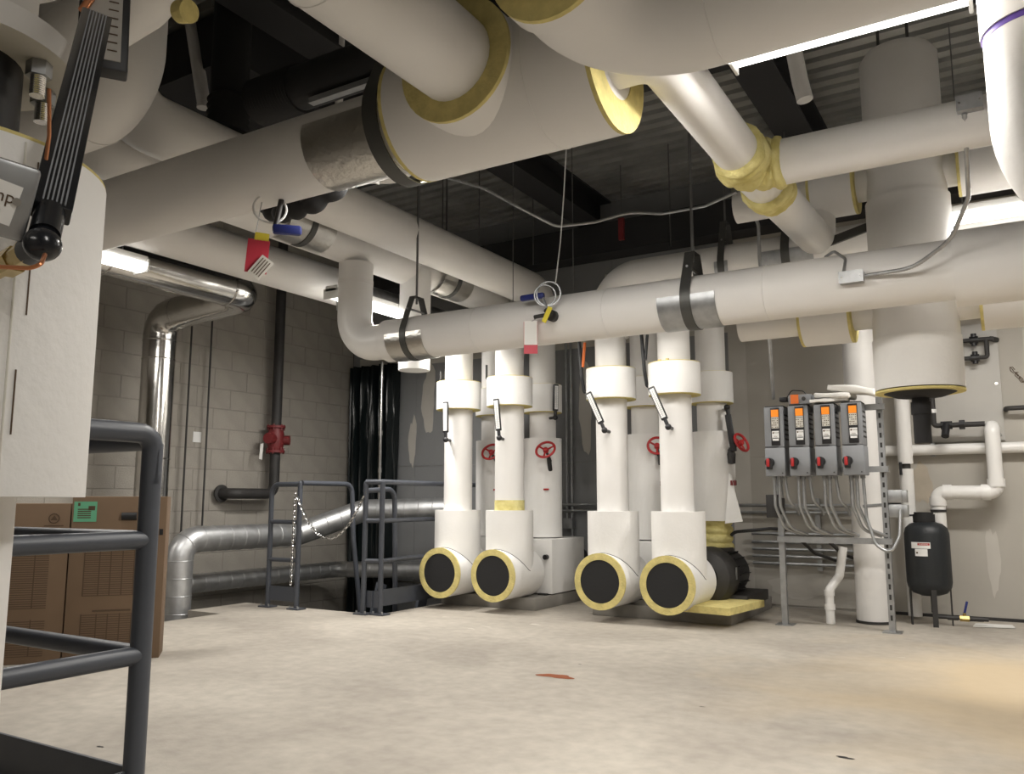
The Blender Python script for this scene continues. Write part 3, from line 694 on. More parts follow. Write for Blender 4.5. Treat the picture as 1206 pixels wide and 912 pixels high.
for i, (x, o_) in enumerate(ds):
    t = thing('motor_drive', 'grey motor drive with orange screen and red handle, ' + o_ + ' of the four', 'drive', (x, 6.24, ZD0), 'grey motor drives on the strut frame')
    wd = .137; zs = ZD0 + .21
    b = MB(); b.box((x, DF + .1, (zs + ZD1) / 2), (wd, .2, ZD1 - zs), None, .006); b.build('upper_case', 'drive', t)
    b = MB(); b.box((x, DF + .096, (ZD0 + zs) / 2 - .001), (wd + .004, .2, zs - ZD0 - .004), None, .006); b.build('lower_case', 'drive', t)
    b = MB(); b.box((x, DF + .108, ZD1 + .004), (wd * .96, .17, .012), None, .003); b.build('top_grille', 'iron', t)
    b = MB(); xp = x + .012; b.box((xp, DF - .002, zs + .15), (.064, .006, .275), None, .002); pan = b.build('control_panel', 'black', t)
    b = MB(); b.box((xp, DF - .006, zs + .247), (.052, .004, .052)); b.build('screen', 'screen', pan, smooth=False)
    b = MB(); b.box((xp, DF - .006, zs + .178), (.052, .004, .082)); b.build('keypad', 'keypad', pan, smooth=False)
    b = MB()
    for kx in range(4):
        for kz in range(5):
            if (kx + kz * 3) % 5 != 1: b.box((xp - .019 + kx * .0125, DF - .0085, zs + .145 + kz * .016), (.007, .002, .006))
    b.build('keys', 'ink', pan, smooth=False)
    b = MB(); b.box((xp, DF - .006, zs + .090), (.050, .004, .056)); b.box((xp, DF - .006, zs + .058), (.044, .004, .022)); b.build('name_label', 'white', pan, smooth=False)
    b = MB(); b.cyl((xp - .015, DF - .0078, zs + .104), (xp - .015, DF - .0090, zs + .104), .006, 14); b.build('label_emblem', 'ink', pan)
    fm = frame((xp + .008, DF - .0086, zs + .104), (1, 0, 0), (0, 0, 1)); text_mesh('TRANE', .011, fm, 'lettering', 'ink', pan)
    fm = frame((xp, DF - .0086, zs + .078), (1, 0, 0), (0, 0, 1)); text_mesh('TR200', .010, fm, 'lettering', 'ink', pan)
    b = MB(); b.box((x - .02, DF - .002, zs + .003), (wd * .7, .003, .004)); b.build('seam_line', 'iron', t, smooth=False)
    c = V(x - .036, DF - .004, ZD0 + .10)
    b = MB(); b.cyl(c, c + V(0, -.02, 0), .033, 20); b.cyl(c + V(0, -.02, 0), c + V(0, -.036, 0), .029, 20); b.box(c + V(0, -.02, -.025), (.04, .03, .05), None, .006); kn = b.build('disconnect_switch', 'black', t)
    b = MB(); b.box(c + V(-.005, -.042, -.002), (.02, .022, .06), None, .005); b.build('handle', 'red', kn)
    b = MB(); b.cyl((x + .05, DF - .001, ZD0 + .022), (x + .05, DF - .006, ZD0 + .022), .005, 8); b.build('screw', 'iron', t)
    b = MB()
    for k in range(6): b.box((x + wd / 2 + .001, DF + .1, zs + .06 + k * .035), (.004, .12, .012))
    b.build('side_vents', 'iron', t, smooth=False)
# conduits below the drives
for i, (x, o_) in enumerate(ds):
    t = thing('drive_conduits', 'conduits curving down below the drive that is ' + o_, 'conduit', (x, 6.26, .6), 'conduits below the drives')
    for k, dx in enumerate((-.035, 0.0, .04)):
        flex = k == 2
        pts = [V(x + dx, 6.24, ZD0 + .01), V(x + dx, 6.24, .86), V(x + dx + .05 + .01 * k, 6.27, .70), V(x + dx + .16, 6.34, .655)] if not (flex and i < 3) else [V(x + dx, 6.24, ZD0 + .01), V(x + dx + .02, 6.24, .9), V(x + dx + .07, 6.28, .84), V(x + dx + .06, 6.36, .80)]
        if flex and i == 3: pts = [V(x + dx, 6.24, ZD0 + .01), V(x + dx + .01, 6.24, .78), V(x + dx + .06, 6.22, .60), V(x + dx + .15, 6.22, .54), V(x + dx + .21, 6.26, .66), V(x + dx + .22, 6.3, .84)]
        b = MB(); b.path(pts, .0115 if not flex else .0105, .09, 10, 6); b.build('flexible_conduit' if flex else 'conduit', 'galv', t)
        b = MB(); b.cyl((x + dx, 6.24, ZD0 - .02), (x + dx, 6.24, ZD0 + .004), .017, 10); b.build('connector', 'galv', t)
# switch boxes on the frame
for x, z, lab in ((XL_ - .02, .86, 'dark switch box beside the left strut below the drives'), (XR_ + .1, .88, 'twin switch boxes on the right strut below the drives')):
    t = thing('switch_box', lab, 'box', (x, RY, z - .08))
    for dz in ((0,) if x < -1 else (.05, -.05)):
        b = MB(); b.box((x - .03, RY - .01, z + dz), (.09, .07, .09 if x > -1 else .17), None, .004); b.build('body', 'iron' if x < -1 else 'galv', t)
        b = MB(); b.box((x + .03, RY - .01, z + dz), (.035, .072, .085 if x > -1 else .12), None, .004); b.build('cover', 'galv' if x > -1 else 'iron', t)
    b = MB(); b.cyl((x, RY + .02, z), (x - .25 if x > -1 else x + .3, RY + .03, z - .02), .012, 8); b.build('conduit_stub', 'galv', t)
# papers and orange alarm module lying on the drives
t = thing('orange_module', 'grey module with orange face and wire lying on the second drive', 'module', (-1.33, 6.22, ZD1 + .01))
b = MB(); b.box((-1.30, 6.22, ZD1 + .047), (.16, .12, .07), None, .004); b.build('body', 'drive', t)
b = MB(); b.box((-1.335, 6.158, ZD1 + .05), (.055, .006, .066)); b.build('face', 'orange', t, smooth=False)
b = MB(); b.cyl((-1.27, 6.157, ZD1 + .05), (-1.27, 6.150, ZD1 + .05), .014, 12); b.build('dial', 'iron', t)
b = MB(); b.box((-1.42, 6.2, ZD1 + .055), (.05, .07, .03), None, .003); b.path([V(-1.40, 6.19, ZD1 + .06), V(-1.36, 6.19, ZD1 + .12), V(-1.28, 6.19, ZD1 + .11), V(-1.24, 6.2, ZD1 + .06)], .004, .03, 6); b.build('wire', 'black', t)
for k, (c, d, rz, ry) in enumerate([((-1.11, 6.22, ZD1 + .028), (.26, .18, .022), 8, -2), ((-1.07, 6.23, ZD1 + .06), (.24, .17, .018), -4, 3), ((-.945, 6.22, ZD1 + .095), (.32, .17, .03), -6, 10)]):
    b = MB(); b.box(c, (d[0], d[1], d[2] * 1.5), Matrix.Rotation(R(rz), 3, 'Z') @ Matrix.Rotation(R(ry), 3, 'Y'), .008); bmesh.ops.subdivide_edges(b.bm, edges=b.bm.edges[:], cuts=4, use_grid_fill=True); b.wobble(.022, 9, k)
    tag(b.build('paper_sheaf', 'paper'), ['folded paper manual lying flat on the third drive', 'thin paper sheaf on top of the flat manual on the drives', 'thick rolled paper sheaf tilted over the rightmost drive'][k], 'paper')
# conduit runs low on the back wall behind the frame
t = thing('conduit_rack', 'bank of steel conduits low on the back wall behind the strut frame', 'conduit', (-1.6, 7.3, .5))
for k, z in enumerate((.86, .80, .62, .55, .49, .43, .37)):
    b = MB(); b.path([V(-2.0 - (1.9 if k < 2 else 0), 7.33, z), V(-1.15 + .03 * k, 7.33, z)], .014, 0, 8); b.build('conduit', 'galv', t)
b = MB()
for x in (-1.75, -1.45): b.box((x, 7.36, .62), (.04, .03, .6))
b.build('rack_strut', 'galv', t, smooth=False)
for k, dx in enumerate((0, .2)):
    b = MB(); b.path([V(-1.45 + dx, 6.6, .62), V(-1.38 + dx, 6.8, .5), V(-1.3 + dx, 7.2, .42)], .013, .1, 8); b.build('flexible_conduit', 'iron', t)
for x, z0, z1, lab in ((at(668, 600, 7.35).x, .7, 2.9, 'thin steel conduit climbing the back wall between the pump pairs'),):
    b = MB(); b.cyl((x, 7.35, z0), (x, 7.35, z1), .013, 8); b.cyl((x + .05, 7.36, z0 - .2), (x + .05, 7.36, z1), .013, 8); b.box((x + .02, 7.35, z0 - .02), (.1, .06, .1)); tag(b.build('wall_conduit', 'galv'), lab, 'conduit')
# white pipes at the frame
t = pipe_thing('standpipe', 'thick white insulated pipe standing on the floor behind the right strut', (-.98, 6.78, 0))
part_tube(t, [(-.98, 6.82, 0.005), (-.98, 6.82, 2.9)], .118, 'jacket', 'pipe')
b = MB(); b.cyl((-.98, 6.82, .001), (-.98, 6.82, .02), .125, 32); b.build('floor_collar', 'iron', t)
t = pipe_thing('drain_pipe', 'white plastic drain with an offset, rising from the floor behind the drives', (-1.25, 6.62, 0))
part_tube(t, [(-1.25, 6.62, 0), (-1.25, 6.62, .24), (-1.19, 6.72, .34), (-1.16, 6.76, .55)], .032, 'pvc', 'pipe', .04, 20)
for z in (.22, .12):
    b = MB(); b.cyl((-1.25, 6.62, z - .02), (-1.25, 6.62, z + .02), .038, 20); b.build('coupling', 'pvc', t)

# ---------------------------------------------------------------- right wall group: tank, pvc, valves
kx, ky = -.60, 6.93
t = thing('expansion_tank', 'small black tank on three legs with white warning label by the back wall', 'tank', (kx, ky, 0))
b = MB(); b.lathe((kx, ky, 0), (0, 0, 1), [(.205, 0), (.21, .06), (.23, .115), (.27, .145), (.31, .153), (.66, .153), (.70, .142), (.73, .11), (.745, .06), (.748, 0)], 40); b.build('shell', 'tankblack', t)
b = MB(); b.cyl((kx - .01, ky, .74), (kx - .01, ky, .80), .075, 28); b.cyl((kx - .01, ky, .80), (kx - .01, ky, .815), .066, 28); b.build('top_collar', 'rubber', t)
for k, a in enumerate((200, 285, 10)):
    d = V(math.cos(R(a)), math.sin(R(a)), 0); b = MB(); b.box(V(kx, ky, .14) + d * .135, (.035, .008, .28), Matrix.Rotation(R(a + 90), 3, 'Z')); b.build('leg', 'iron', t, smooth=False)
d = (V(0, 0, 0) - V(kx, ky, 0)).normalized(); s = V(-d.y, d.x, 0)
def curved_label(dth0, dth1, z0, z1, m, name, par, rr=.1545):
    b = MB(); n = 8; base = math.atan2(d.y, d.x)
    rows = [[b.bm.verts.new(V(kx + rr * math.cos(base + R(dth0 + (dth1 - dth0) * k / n)), ky + rr * math.sin(base + R(dth0 + (dth1 - dth0) * k / n)), z)) for k in range(n + 1)] for z in (z0, z1)]
    for k in range(n): b.bm.faces.new((rows[0][k], rows[0][k + 1], rows[1][k + 1], rows[1][k]))
    return b.build(name, m, par)
l1 = curved_label(-42, 8, .555, .60, 'white', 'warning_label', t); curved_label(-24, 6, .578, .594, 'red', 'label_heading', l1, .1549)
curved_label(-32, 0, .50, .552, 'white', 'rating_label', t)
a_ = math.atan2(d.y, d.x) + R(-9); cpos = V(kx + .1555 * math.cos(a_), ky + .1555 * math.sin(a_), .586)
text_mesh('WARNING', .013, frame(cpos, V(-math.sin(a_), math.cos(a_), 0), (0, 0, 1)), 'lettering', 'white', l1)
curved_label(-29, -24, .518, .530, 'ink', 'label_mark', l1, .1549)
b = MB(); b.cyl((kx + .02, ky, .21), (kx + .02, ky, .09), .02, 14); b.path([V(kx + .02, ky, .12), V(kx + .02, ky, .06), V(kx + .36, ky + .04, .055)], .013, .03, 12); b.build('outlet_pipe', 'iron', t)
b = MB(); b.cyl((kx + .1, ky + .01, .057), (kx + .17, ky + .018, .057), .0165, 12); b.build('pipe_wrap', 'iron', t); b = MB(); b.cyl((kx + .24, ky + .026, .056), (kx + .33, ky + .037, .056), .0165, 12); b.build('pipe_wrap', 'iron', t)
b = MB(); b.cyl((kx + .18, ky + .02, .056), (kx + .24, ky + .026, .056), .022, 6); b.cyl((kx + .21, ky + .023, .056), (kx + .21, ky + .023, .095), .011, 10); bv = b.build('ball_valve', 'brass', t)
b = MB(); b.box((kx + .222, ky + .023, .135), (.016, .008, .09), Matrix.Rotation(R(14), 3, 'Y'), .003); b.build('lever', 'blue', bv)
b = MB(); pa = [V(kx + .26, ky + .02, .004), V(kx + .52, ky + .08, .004), V(kx + .50, ky + .22, .004), V(kx + .27, ky + .18, .004)]
lo = [b.bm.verts.new(q) for q in pa]; hi = [b.bm.verts.new(q + V(0, 0, .006)) for q in pa]; b.bm.faces.new(lo[::-1]); b.bm.faces.new(hi)
for k in range(4): b.bm.faces.new((lo[k], lo[(k + 1) % 4], hi[(k + 1) % 4], hi[k]))
tag(b.build('floor_leaflet', 'paper', smooth=False), 'white sheet lying on the floor at the foot of the black tank', 'paper')
# wall pipe and PVC offset
t = pipe_thing('wall_pipe', 'white horizontal pipe along the back wall at mid height', (0, 7.3, 1.3))
part_tube(t, [(-1.0, 7.33, 1.30), (2.5, 7.33, 1.30)], .042, 'pvc', 'pipe', 0, 20)
for x in (-.55, .1):
    b = MB(); b.box((x, 7.375, 1.30), (.03, .05, .11)); b.build('clamp', 'galv', t, smooth=False)
t = pipe_thing('offset_pipe', 'white stepped drain pipe on the back wall above the small black tank', (-.4, 7.2, .9))
q1, q2, q3, q4 = at(1168, 503, 7.2), at(1172, 580, 7.2), at(1104, 583, 7.2), at(1104, 640, 7.2)
q2 = V(q1.x, 7.2, q2.z); q3 = V(q3.x, 7.2, q2.z); q4 = V(q3.x, 7.2, .62)
part_tube(t, [V(q1.x, 7.38, q1.z), q1, q2, q3, q4], .052, 'pvc', 'pipe', .055, 24)
for q, e in ((q2, V(0, 0, 1)), (q3, V(1, 0, 0)), (q2, V(-1, 0, 0)), (q3, V(0, 0, -1))):
    b = MB(); b.cyl(q + e * .04, q + e * .10, .060, 24); b.build('coupling', 'pvc', t)
b = MB(); b.cyl(q3 - V(0, 0, .13), q3 - V(0, 0, .15), .056, 24); b.build('band', 'iron', t)
t = pipe_thing('wall_riser', 'white pipe dropping along the back wall left of the small black tank', (-.75, 7.22, .4))
u1, u2, u3, u4 = at(1062, 475, 7.22), at(1067, 548, 7.22), at(1072, 606, 7.22), at(1076, 690, 7.22)
b = MB(); b.cyl(V(u1.x, 7.22, u1.z + .2), V(u1.x, 7.22, u2.z + .01), .055, 24); b.build('upper_pipe', 'pvc', t)
b = MB(); b.cyl(V(u1.x, 7.22, u2.z - .03), V(u1.x, 7.22, u3.z), .052, 24); b.build('middle_pipe', 'pvc', t)
b = MB(); b.cyl(V(u1.x, 7.22, u3.z - .015), V(u1.x, 7.22, .02), .050, 24); b.build('lower_pipe', 'pvc', t)
b = MB(); b.cyl(V(u1.x, 7.22, u2.z + .02), V(u1.x, 7.22, u2.z - .05), .035, 24); b.cyl(V(u1.x, 7.22, u3.z + .01), V(u1.x, 7.22, u3.z - .03), .03, 24); b.build('bare_joint', 'iron', t)
b = MB(); b.box(V(u1.x - .03, 7.15, u2.z - .03), (.02, .02, .1)); b.build('valve_lever', 'black', t, smooth=False)
# backing panel and black valve loops
p0, p1 = at(1040, 395, 7.38), at(1181, 524, 7.38)
b = MB(); b.box((-.36, 7.388, 1.82), (.62, .018, .92), None, .002); bp_ = tag(b.build('backing_panel', 'panelgrey'), 'pale grey board on the back wall behind the valve loops', 'panel')
for x, z in ((-.08, 2.24), (-.08, 1.80), (-.08, 1.40), (-.64, 1.40)):
    b = MB(); b.cyl((x, 7.38, z), (x, 7.372, z), .012, 10); b.build('screw', 'chrome', bp_)
t = thing('valve_loop', 'black pipe loop with two valves on the grey board', 'pipe', (-.2, 7.3, 2.0))
va, vb, vc, vd = at(1128, 403, 7.3), at(1170, 398, 7.3), at(1128, 423, 7.3), at(1163, 421, 7.3)
zA, zB = (va.z + vb.z) / 2, (vc.z + vd.z) / 2
b = MB(); b.path([V(va.x - .15, 7.3, zA), V(vb.x, 7.3, zA)], .017, 0, 12); b.cyl(V(vb.x - .02, 7.3, zA), V(vb.x + .02, 7.38, zA), .02, 12); b.build('upper_pipe', 'iron', t)
b = MB(); b.path([V(va.x - .15, 7.3, zB), V(vd.x, 7.3, zB), V(vd.x, 7.3, zA)], .017, .02, 12); b.build('lower_pipe', 'iron', t)
for z, y_ in ((zA, 0), (zB, 0)):
    b = MB(); xx = at(1147, 403, 7.3).x; b.cyl(V(xx - .03, 7.3, z), V(xx + .03, 7.3, z), .03, 12); b.cyl(V(xx, 7.3, z - .045), V(xx, 7.3, z + .05), .02, 12); b.build('valve', 'black', t)
t = thing('fill_line', 'black pipe with strainer under the tall tank running into the white drain', 'pipe', (-.3, 7.2, 1.4))
w0, w1, w2 = at(1098, 474, 7.22), at(1101, 501, 7.22), at(1160, 500, 7.22); zz = (w1.z + w2.z) / 2
b = MB(); b.path([V(w0.x, 7.22, w0.z + .15), V(w0.x, 7.22, zz), V(w2.x, 7.22, zz)], .02, .025, 12); b.build('pipe', 'iron', t)
xx = at(1115, 505, 7.22).x; b = MB(); b.cyl(V(xx - .04, 7.22, zz), V(xx + .04, 7.22, zz), .032, 14); b.cyl(V(xx, 7.2, zz), V(xx - .01, 7.14, zz - .09), .028, 14); b.build('strainer', 'black', t)
xx = at(1133, 500, 7.22).x; b = MB(); b.cyl(V(xx - .02, 7.22, zz), V(xx + .02, 7.22, zz), .036, 8); b.build('union', 'black', t)
b = MB(); b.cyl(V(w0.x, 7.22, zz + .1), V(w0.x, 7.22, zz + .13), .026, 12); b.build('collar', 'white', t)
xx = at(1152, 500, 7.22).x; b = MB(); b.cyl(V(xx - .02, 7.22, zz), V(xx + .04, 7.22, zz), .014, 12); b.build('copper_joint', 'copper', t)
z_ = at(1190, 481, 7.3); b = MB(); b.path([V(z_.x - .03, 7.39, z_.z), V(z_.x - .03, 7.3, z_.z), V(z_.x + 1.0, 7.3, z_.z)], .018, .03, 12); tag(b.build('grey_wall_pipe', 'iron'), 'grey pipe stub on the back wall at the right edge', 'pipe')

# ---------------------------------------------------------------- left wall: flue, ducts, fire pipe, plastic
t = thing('flue_pipe', 'shiny flue pipe rising along the block wall and turning under the white pipe', 'flue', (-6.15, 4.42, 0))
fr = .134
F0, F1, F2_, F3_ = V(-6.22, 4.42, .4), V(-6.22, 4.42, 2.47), V(-5.16, 4.45, 2.54), V(-5.16, 2.2, 2.54)
pts_ = bendpath([F0, F1, F2_, F3_], .17, 5)
part_tube(t, [F0, V(-6.22, 4.42, 2.28)], fr, 'flue', 'vertical_section', 0, 36)
part_tube(t, [V(-6.22, 4.42, 2.26), F1, F1 + (F2_ - F1).normalized() * .24], fr + .002, 'flue', 'elbow', .17, 36, 4)
part_tube(t, [F1 + (F2_ - F1).normalized() * .22, F2_ - (F2_ - F1).normalized() * .2], fr, 'flue', 'cross_section', 0, 36)
part_tube(t, [F2_ - (F2_ - F1).normalized() * .22, F2_, F2_ + V(0, -.22, 0)], fr + .002, 'flue', 'elbow', .17, 36, 4)
part_tube(t, [F2_ + V(0, -.2, 0), F3_], fr, 'flue', 'run', 0, 36)
for z in (1.25, 2.1, 2.26):
    b = MB(); b.torus((-6.22, 4.42, z), (0, 0, 1), fr, .006, 36, 6); b.build('joint_band', 'flue', t)
for y in (4.22, 3.2):
    b = MB(); b.torus((-5.16, y, 2.54), (0, 1, 0), fr, .006, 36, 6); b.build('joint_band', 'flue', t)
def spiral_duct(name, label, pts, r, bend):
    t = thing(name, label, 'duct', pts[0])
    b = MB(); b.path(pts, r, bend, 32, 4); b.build('duct', 'spiral', t)
    dn = bendpath(pts, bend, 4); acc = 0
    for a_, c_ in zip(dn, dn[1:]):
        L = (c_ - a_).length; ax = (c_ - a_).normalized(); k = 0
        while acc < L:
            b = MB(); b.torus(a_ + ax * acc, ax, r, .0035, 28, 5); b.build('spiral_seam', 'spiral', t); acc += .145
        acc -= L
    return t
spiral_duct('spiral_duct', 'upper spiral duct rising from the floor opening and running to the corner', [V(-6.12, 4.66, -1.2), V(-6.12, 4.66, .57), V(-6.12, 6.0, .57), V(-5.75, 6.55, .80), V(-4.75, 6.92, .82)], .112, .16)
spiral_duct('spiral_duct', 'lower spiral duct running along the block wall close to the floor', [V(-6.42, 4.4, .16), V(-6.42, 6.9, .16), V(-5.0, 7.2, .18)], .085, .2)
t = thing('fire_pipe', 'black iron pipe with red check valve on the block wall', 'pipe', (-6.5, 6.05, .97))
part_tube(t, [V(-6.52, 6.05, 3.88), V(-6.52, 6.05, .97), V(-6.52, 5.55, .97), V(-6.66, 5.5, .97)], .052, 'iron', 'pipe', .09, 20)
b = MB(); c = V(-6.52, 6.05, 1.53)
b.lathe(c, (0, 0, 1), [(-.14, .055), (-.14, .095), (-.115, .095), (-.115, .07), (-.05, .085), (.05, .085), (.115, .07), (.115, .095), (.14, .095), (.14, .055)], 24); rv = b.build('check_valve', 'valvered', t)
b = MB(); b.cyl(c + V(.02, -.06, 0), c + V(.05, -.15, 0), .055, 16); b.cyl(c + V(.03, .05, -.01), c + V(.1, .1, -.01), .05, 16); b.build('valve_bonnet', 'valvered', rv)
for a in range(0, 360, 60):
    b = MB(); q = c + V(.082 * math.cos(R(a)), .082 * math.sin(R(a)), 0); b.cyl(q + V(0, 0, .09), q + V(0, 0, .152), .009, 6); b.cyl(q + V(0, 0, -.09), q + V(0, 0, -.152), .009, 6); b.build('bolt', 'valvered', rv)
b = MB(); b.quad(c + V(.0, -.2, -.06), c + V(.0, -.16, -.05), c + V(.0, -.17, -.22), c + V(.0, -.21, -.21)); b.build('inspection_tag', 'paper', t, smooth=False)
b = MB(); b.lathe((-6.655, 5.5, .97), (1, 0, 0), [(0, .054), (0, .085), (.015, .085), (.02, .054)], 20); b.build('wall_flange', 'iron', t)
for k, x_ in enumerate((221, 245)):
    q = atx(x_, 480, -6.62); b = MB(); b.cyl((-6.62, q.y, .62 if k else .5), (-6.62, q.y, 2.9), .009, 8); tag(b.build('wall_rod', 'iron'), ['thin dark rod on the block wall right of the flue', 'second thin dark rod on the block wall, nearer the fire pipe'][k], 'rod')
b = MB(); q = atx(232, 515, -6.70); b.box(q, (.006, .09, .10)); b.build('filler_patch', 'white', wl, smooth=False)
q = atx(308, 485, -6.668)
# black plastic sheet in the corner
b = MB(); nx, nz = 60, 16; grid = []
for i in range(nx + 1):
    x = -6.62 + .68 * i / nx; col = []
    for k in range(nz + 1):
        z = -1.1 + 3.55 * k / nz
        y = 7.27 + .05 * math.sin(i * .55 + .2 * math.sin(k * .6)) + .025 * math.sin(i * 1.3 + k * .35)
        col.append(b.bm.verts.new(V(x, y, z)))
    grid.append(col)
for i in range(nx):
    for k in range(nz): b.bm.faces.new((grid[i][k], grid[i + 1][k], grid[i + 1][k + 1], grid[i][k + 1]))
o = b.build('plastic_sheet', 'plasticsheet'); tag(o, 'black plastic sheet hanging in the corner of the back wall', 'sheet')
sm = o.modifiers.new('thickness', 'SOLIDIFY'); sm.thickness = .004
b = MB(); q = at(449, 480, 6.9); b.cyl((q.x, 6.9, .78), (q.x, 6.9, 2.4), .016, 12)
for z in (1.2, 1.6, 2.2): b.cyl((q.x, 6.9, z), (q.x, 6.9, z + .05), .022, 12)
tag(b.build('corner_conduit', 'chrome'), 'bright steel conduit standing before the black sheet', 'conduit')

# ---------------------------------------------------------------- guard rails, ladder rails, chain
RR = .0215
def rail_tube(t, pts, r=RR, bend=.0, name='rail'): b = MB(); b.path(pts, r, bend, 16, 6); return b.build(name, 'railpaint', t)
def post(t, x, y, h=1.06, r=RR, plate=True):
    b = MB(); b.cyl((x, y, 0), (x, y, h), r, 16); b.lathe((x, y, h), (0, 0, 1), [(-.001, r), (r * .6, r * .8), (r, 0)], 16); b.build('post', 'railpaint', t)
    if plate:
        b = MB(); b.box((x, y, .006), (.13, .1, .012), None, .002); pl = b.build('base_plate', 'railpaint', t)
        for e in (-1, 1):
            b = MB(); b.cyl((x + e * .045, y - .03, .012), (x + e * .045, y - .03, .03), .008, 6); b.build('anchor_bolt', 'galv', pl)
A1, A2 = V(-5.56, 5.14, 0), V(-5.22, 5.14, 0)
t = thing('guard_rail', 'short grey guard rail left of the ladder opening', 'railing', A1)
post(t, A1.x, A1.y, .98); post(t, A2.x, A2.y, 1.05)
rail_tube(t, [V(A1.x, A1.y, .9), V(A1.x, A1.y, 1.04), V(A2.x, A2.y, 1.04)], RR, .08, 'top_rail')
for z in (.72, .40): rail_tube(t, [V(A1.x, A1.y, z), V(A2.x, A2.y, z)], RR * .85)
b = MB(); b.box(((A1.x + A2.x) / 2, A1.y, .12), (A2.x - A1.x, .008, .12)); b.build('toe_plate', 'railpaint', t, smooth=False)
B1, B2 = V(-4.54, 5.2, 0), V(-4.40, 5.24, 0)
t = thing('guard_rail', 'grey guard rail running from the ladder opening behind the left pumps', 'railing', B2)
post(t, B1.x, B1.y, 1.04); post(t, B2.x, B2.y, 1.05)
post(t, -4.455, 6.9, 1.05, plate=False)
for z, r_ in ((1.05, RR), (.74, RR * .9), (.42, RR * .9)):
    rail_tube(t, [V(B1.x, B1.y, z), V(B2.x, B2.y, z), V(-4.455, 5.7, z), V(-4.455, 7.3, z)], r_, .02, 'top_rail' if z > 1 else 'rail')
b = MB(); b.box((-4.46, 6.2, .12), (.008, 2.0, .13)); b.box((-4.47, 5.22, .12), (.14, .008, .13)); b.build('toe_plate', 'railpaint', t, smooth=False)
t = thing('ladder_rail', 'looped grey ladder handrail going down left side of the opening', 'railing', A2)
rail_tube(t, [A2 + V(.02, .0, 1.05), A2 + V(.02, .62, 1.05), A2 + V(.02, .66, .55), A2 + V(.02, 1.0, -1.4)], RR, .09, 'handrail')
t = thing('ladder_rail', 'looped grey ladder handrail going down right side of the opening', 'railing', B1)
rail_tube(t, [B1 + V(-.03, .02, .98), B1 + V(-.03, .4, 1.0), B1 + V(-.03, .42, .5), B1 + V(-.25, .75, -1.4)], RR, .09, 'handrail')
t = thing('ship_ladder', 'grey ladder going down through the floor opening between the rails', 'ladder', (-4.87, 5.4, -2.3))
for x in (A2.x + .08, B1.x - .1):
    b = MB(); b.box((x, 5.72, -1.15), (.03, .12, 2.7), Matrix.Rotation(R(-18), 3, 'X')); b.build('stringer', 'railpaint', t, smooth=False)
for k in range(7):
    b = MB(); b.box(((A2.x + B1.x) / 2, 5.42 + .1 * k, -.25 - .3 * k), (B1.x - A2.x - .2, .16, .03)); b.build('tread', 'railpaint', t, smooth=False)
def chain(name, label, pts, L=.034, par=None):
    b = MB(); acc = 0; k = 0
    dn = pts
    pos = []
    for a_, c_ in zip(dn, dn[1:]):
        d_ = c_ - a_; l = d_.length
        while acc < l: pos.append((a_ + d_ * (acc / l), d_.normalized())); acc += L * .72
        acc -= l
    for i, (q, tdir) in enumerate(pos):
        u = tdir.cross(V(0, 1, .2)).normalized(); v = tdir.cross(u)
        if i % 2: u, v = v, u
        loop = [q + tdir * (L * .5 * math.cos(th)) + u * (L * .30 * math.sin(th)) for th in [2 * math.pi * j / 8 for j in range(9)]]
        b.sweep(loop, .0038, 5, False)
    return tag(b.build(name, 'chrome'), label, 'chain')
ca, cb = A2 + V(0, -.03, .93), B1 + V(0, -.03, .93); pts = []
for k in range(25):
    f = k / 24; q = ca.lerp(cb, f); q.z -= .34 * (1 - (2 * f - 1) ** 2); pts.append(q)
chain('safety_chain', 'steel safety chain sagging across the ladder opening', pts)
chain('safety_chain', 'loose end of chain hanging straight down the left gate post', [A2 + V(-.03, -.03, .95), A2 + V(-.035, -.035, .2)])

# near guard rail (foreground left)
PXN, PYN = -2.22, 1.575; r2 = .030
t = thing('guard_rail', 'large grey guard rail corner in the left foreground', 'railing', (PXN, PYN, 0))
b = MB(); b.cyl((PXN, PYN, 0), (PXN, PYN, 1.07), r2, 24); b.build('post', 'railpaint', t)
b = MB(); b.cyl((PXN - 1.9, PYN, 0), (PXN - 1.9, PYN, 1.1), r2, 24); b.build('post', 'railpaint', t)
b = MB(); b.path([(PXN, PYN, .95), (PXN, PYN, 1.10), (PXN, -1.5, 1.10)], r2, .05, 24, 8); b.build('top_rail', 'railpaint', t)
b = MB(); b.cyl((PXN - 1.9, PYN, 1.08), (PXN, PYN, 1.08), r2, 24); b.build('top_rail', 'railpaint', t)
for z in (.785, .455):
    b = MB(); b.cyl((PXN, PYN, z), (PXN, -1.5, z), r2 * .9, 24); b.build('rail', 'railpaint', t)
    b = MB(); b.cyl((PXN - 1.9, PYN, z), (PXN, PYN, z), r2 * .9, 24); b.build('rail', 'railpaint', t)
b = MB(); b.box((PXN - .95, PYN, .075), (1.9, .01, .13)); b.build('toe_plate', 'railpaint', t, smooth=False)
b = MB(); b.box((PXN, PYN - 1.5, .075), (.01, 3.0, .13)); b.build('toe_plate', 'railpaint', t, smooth=False)

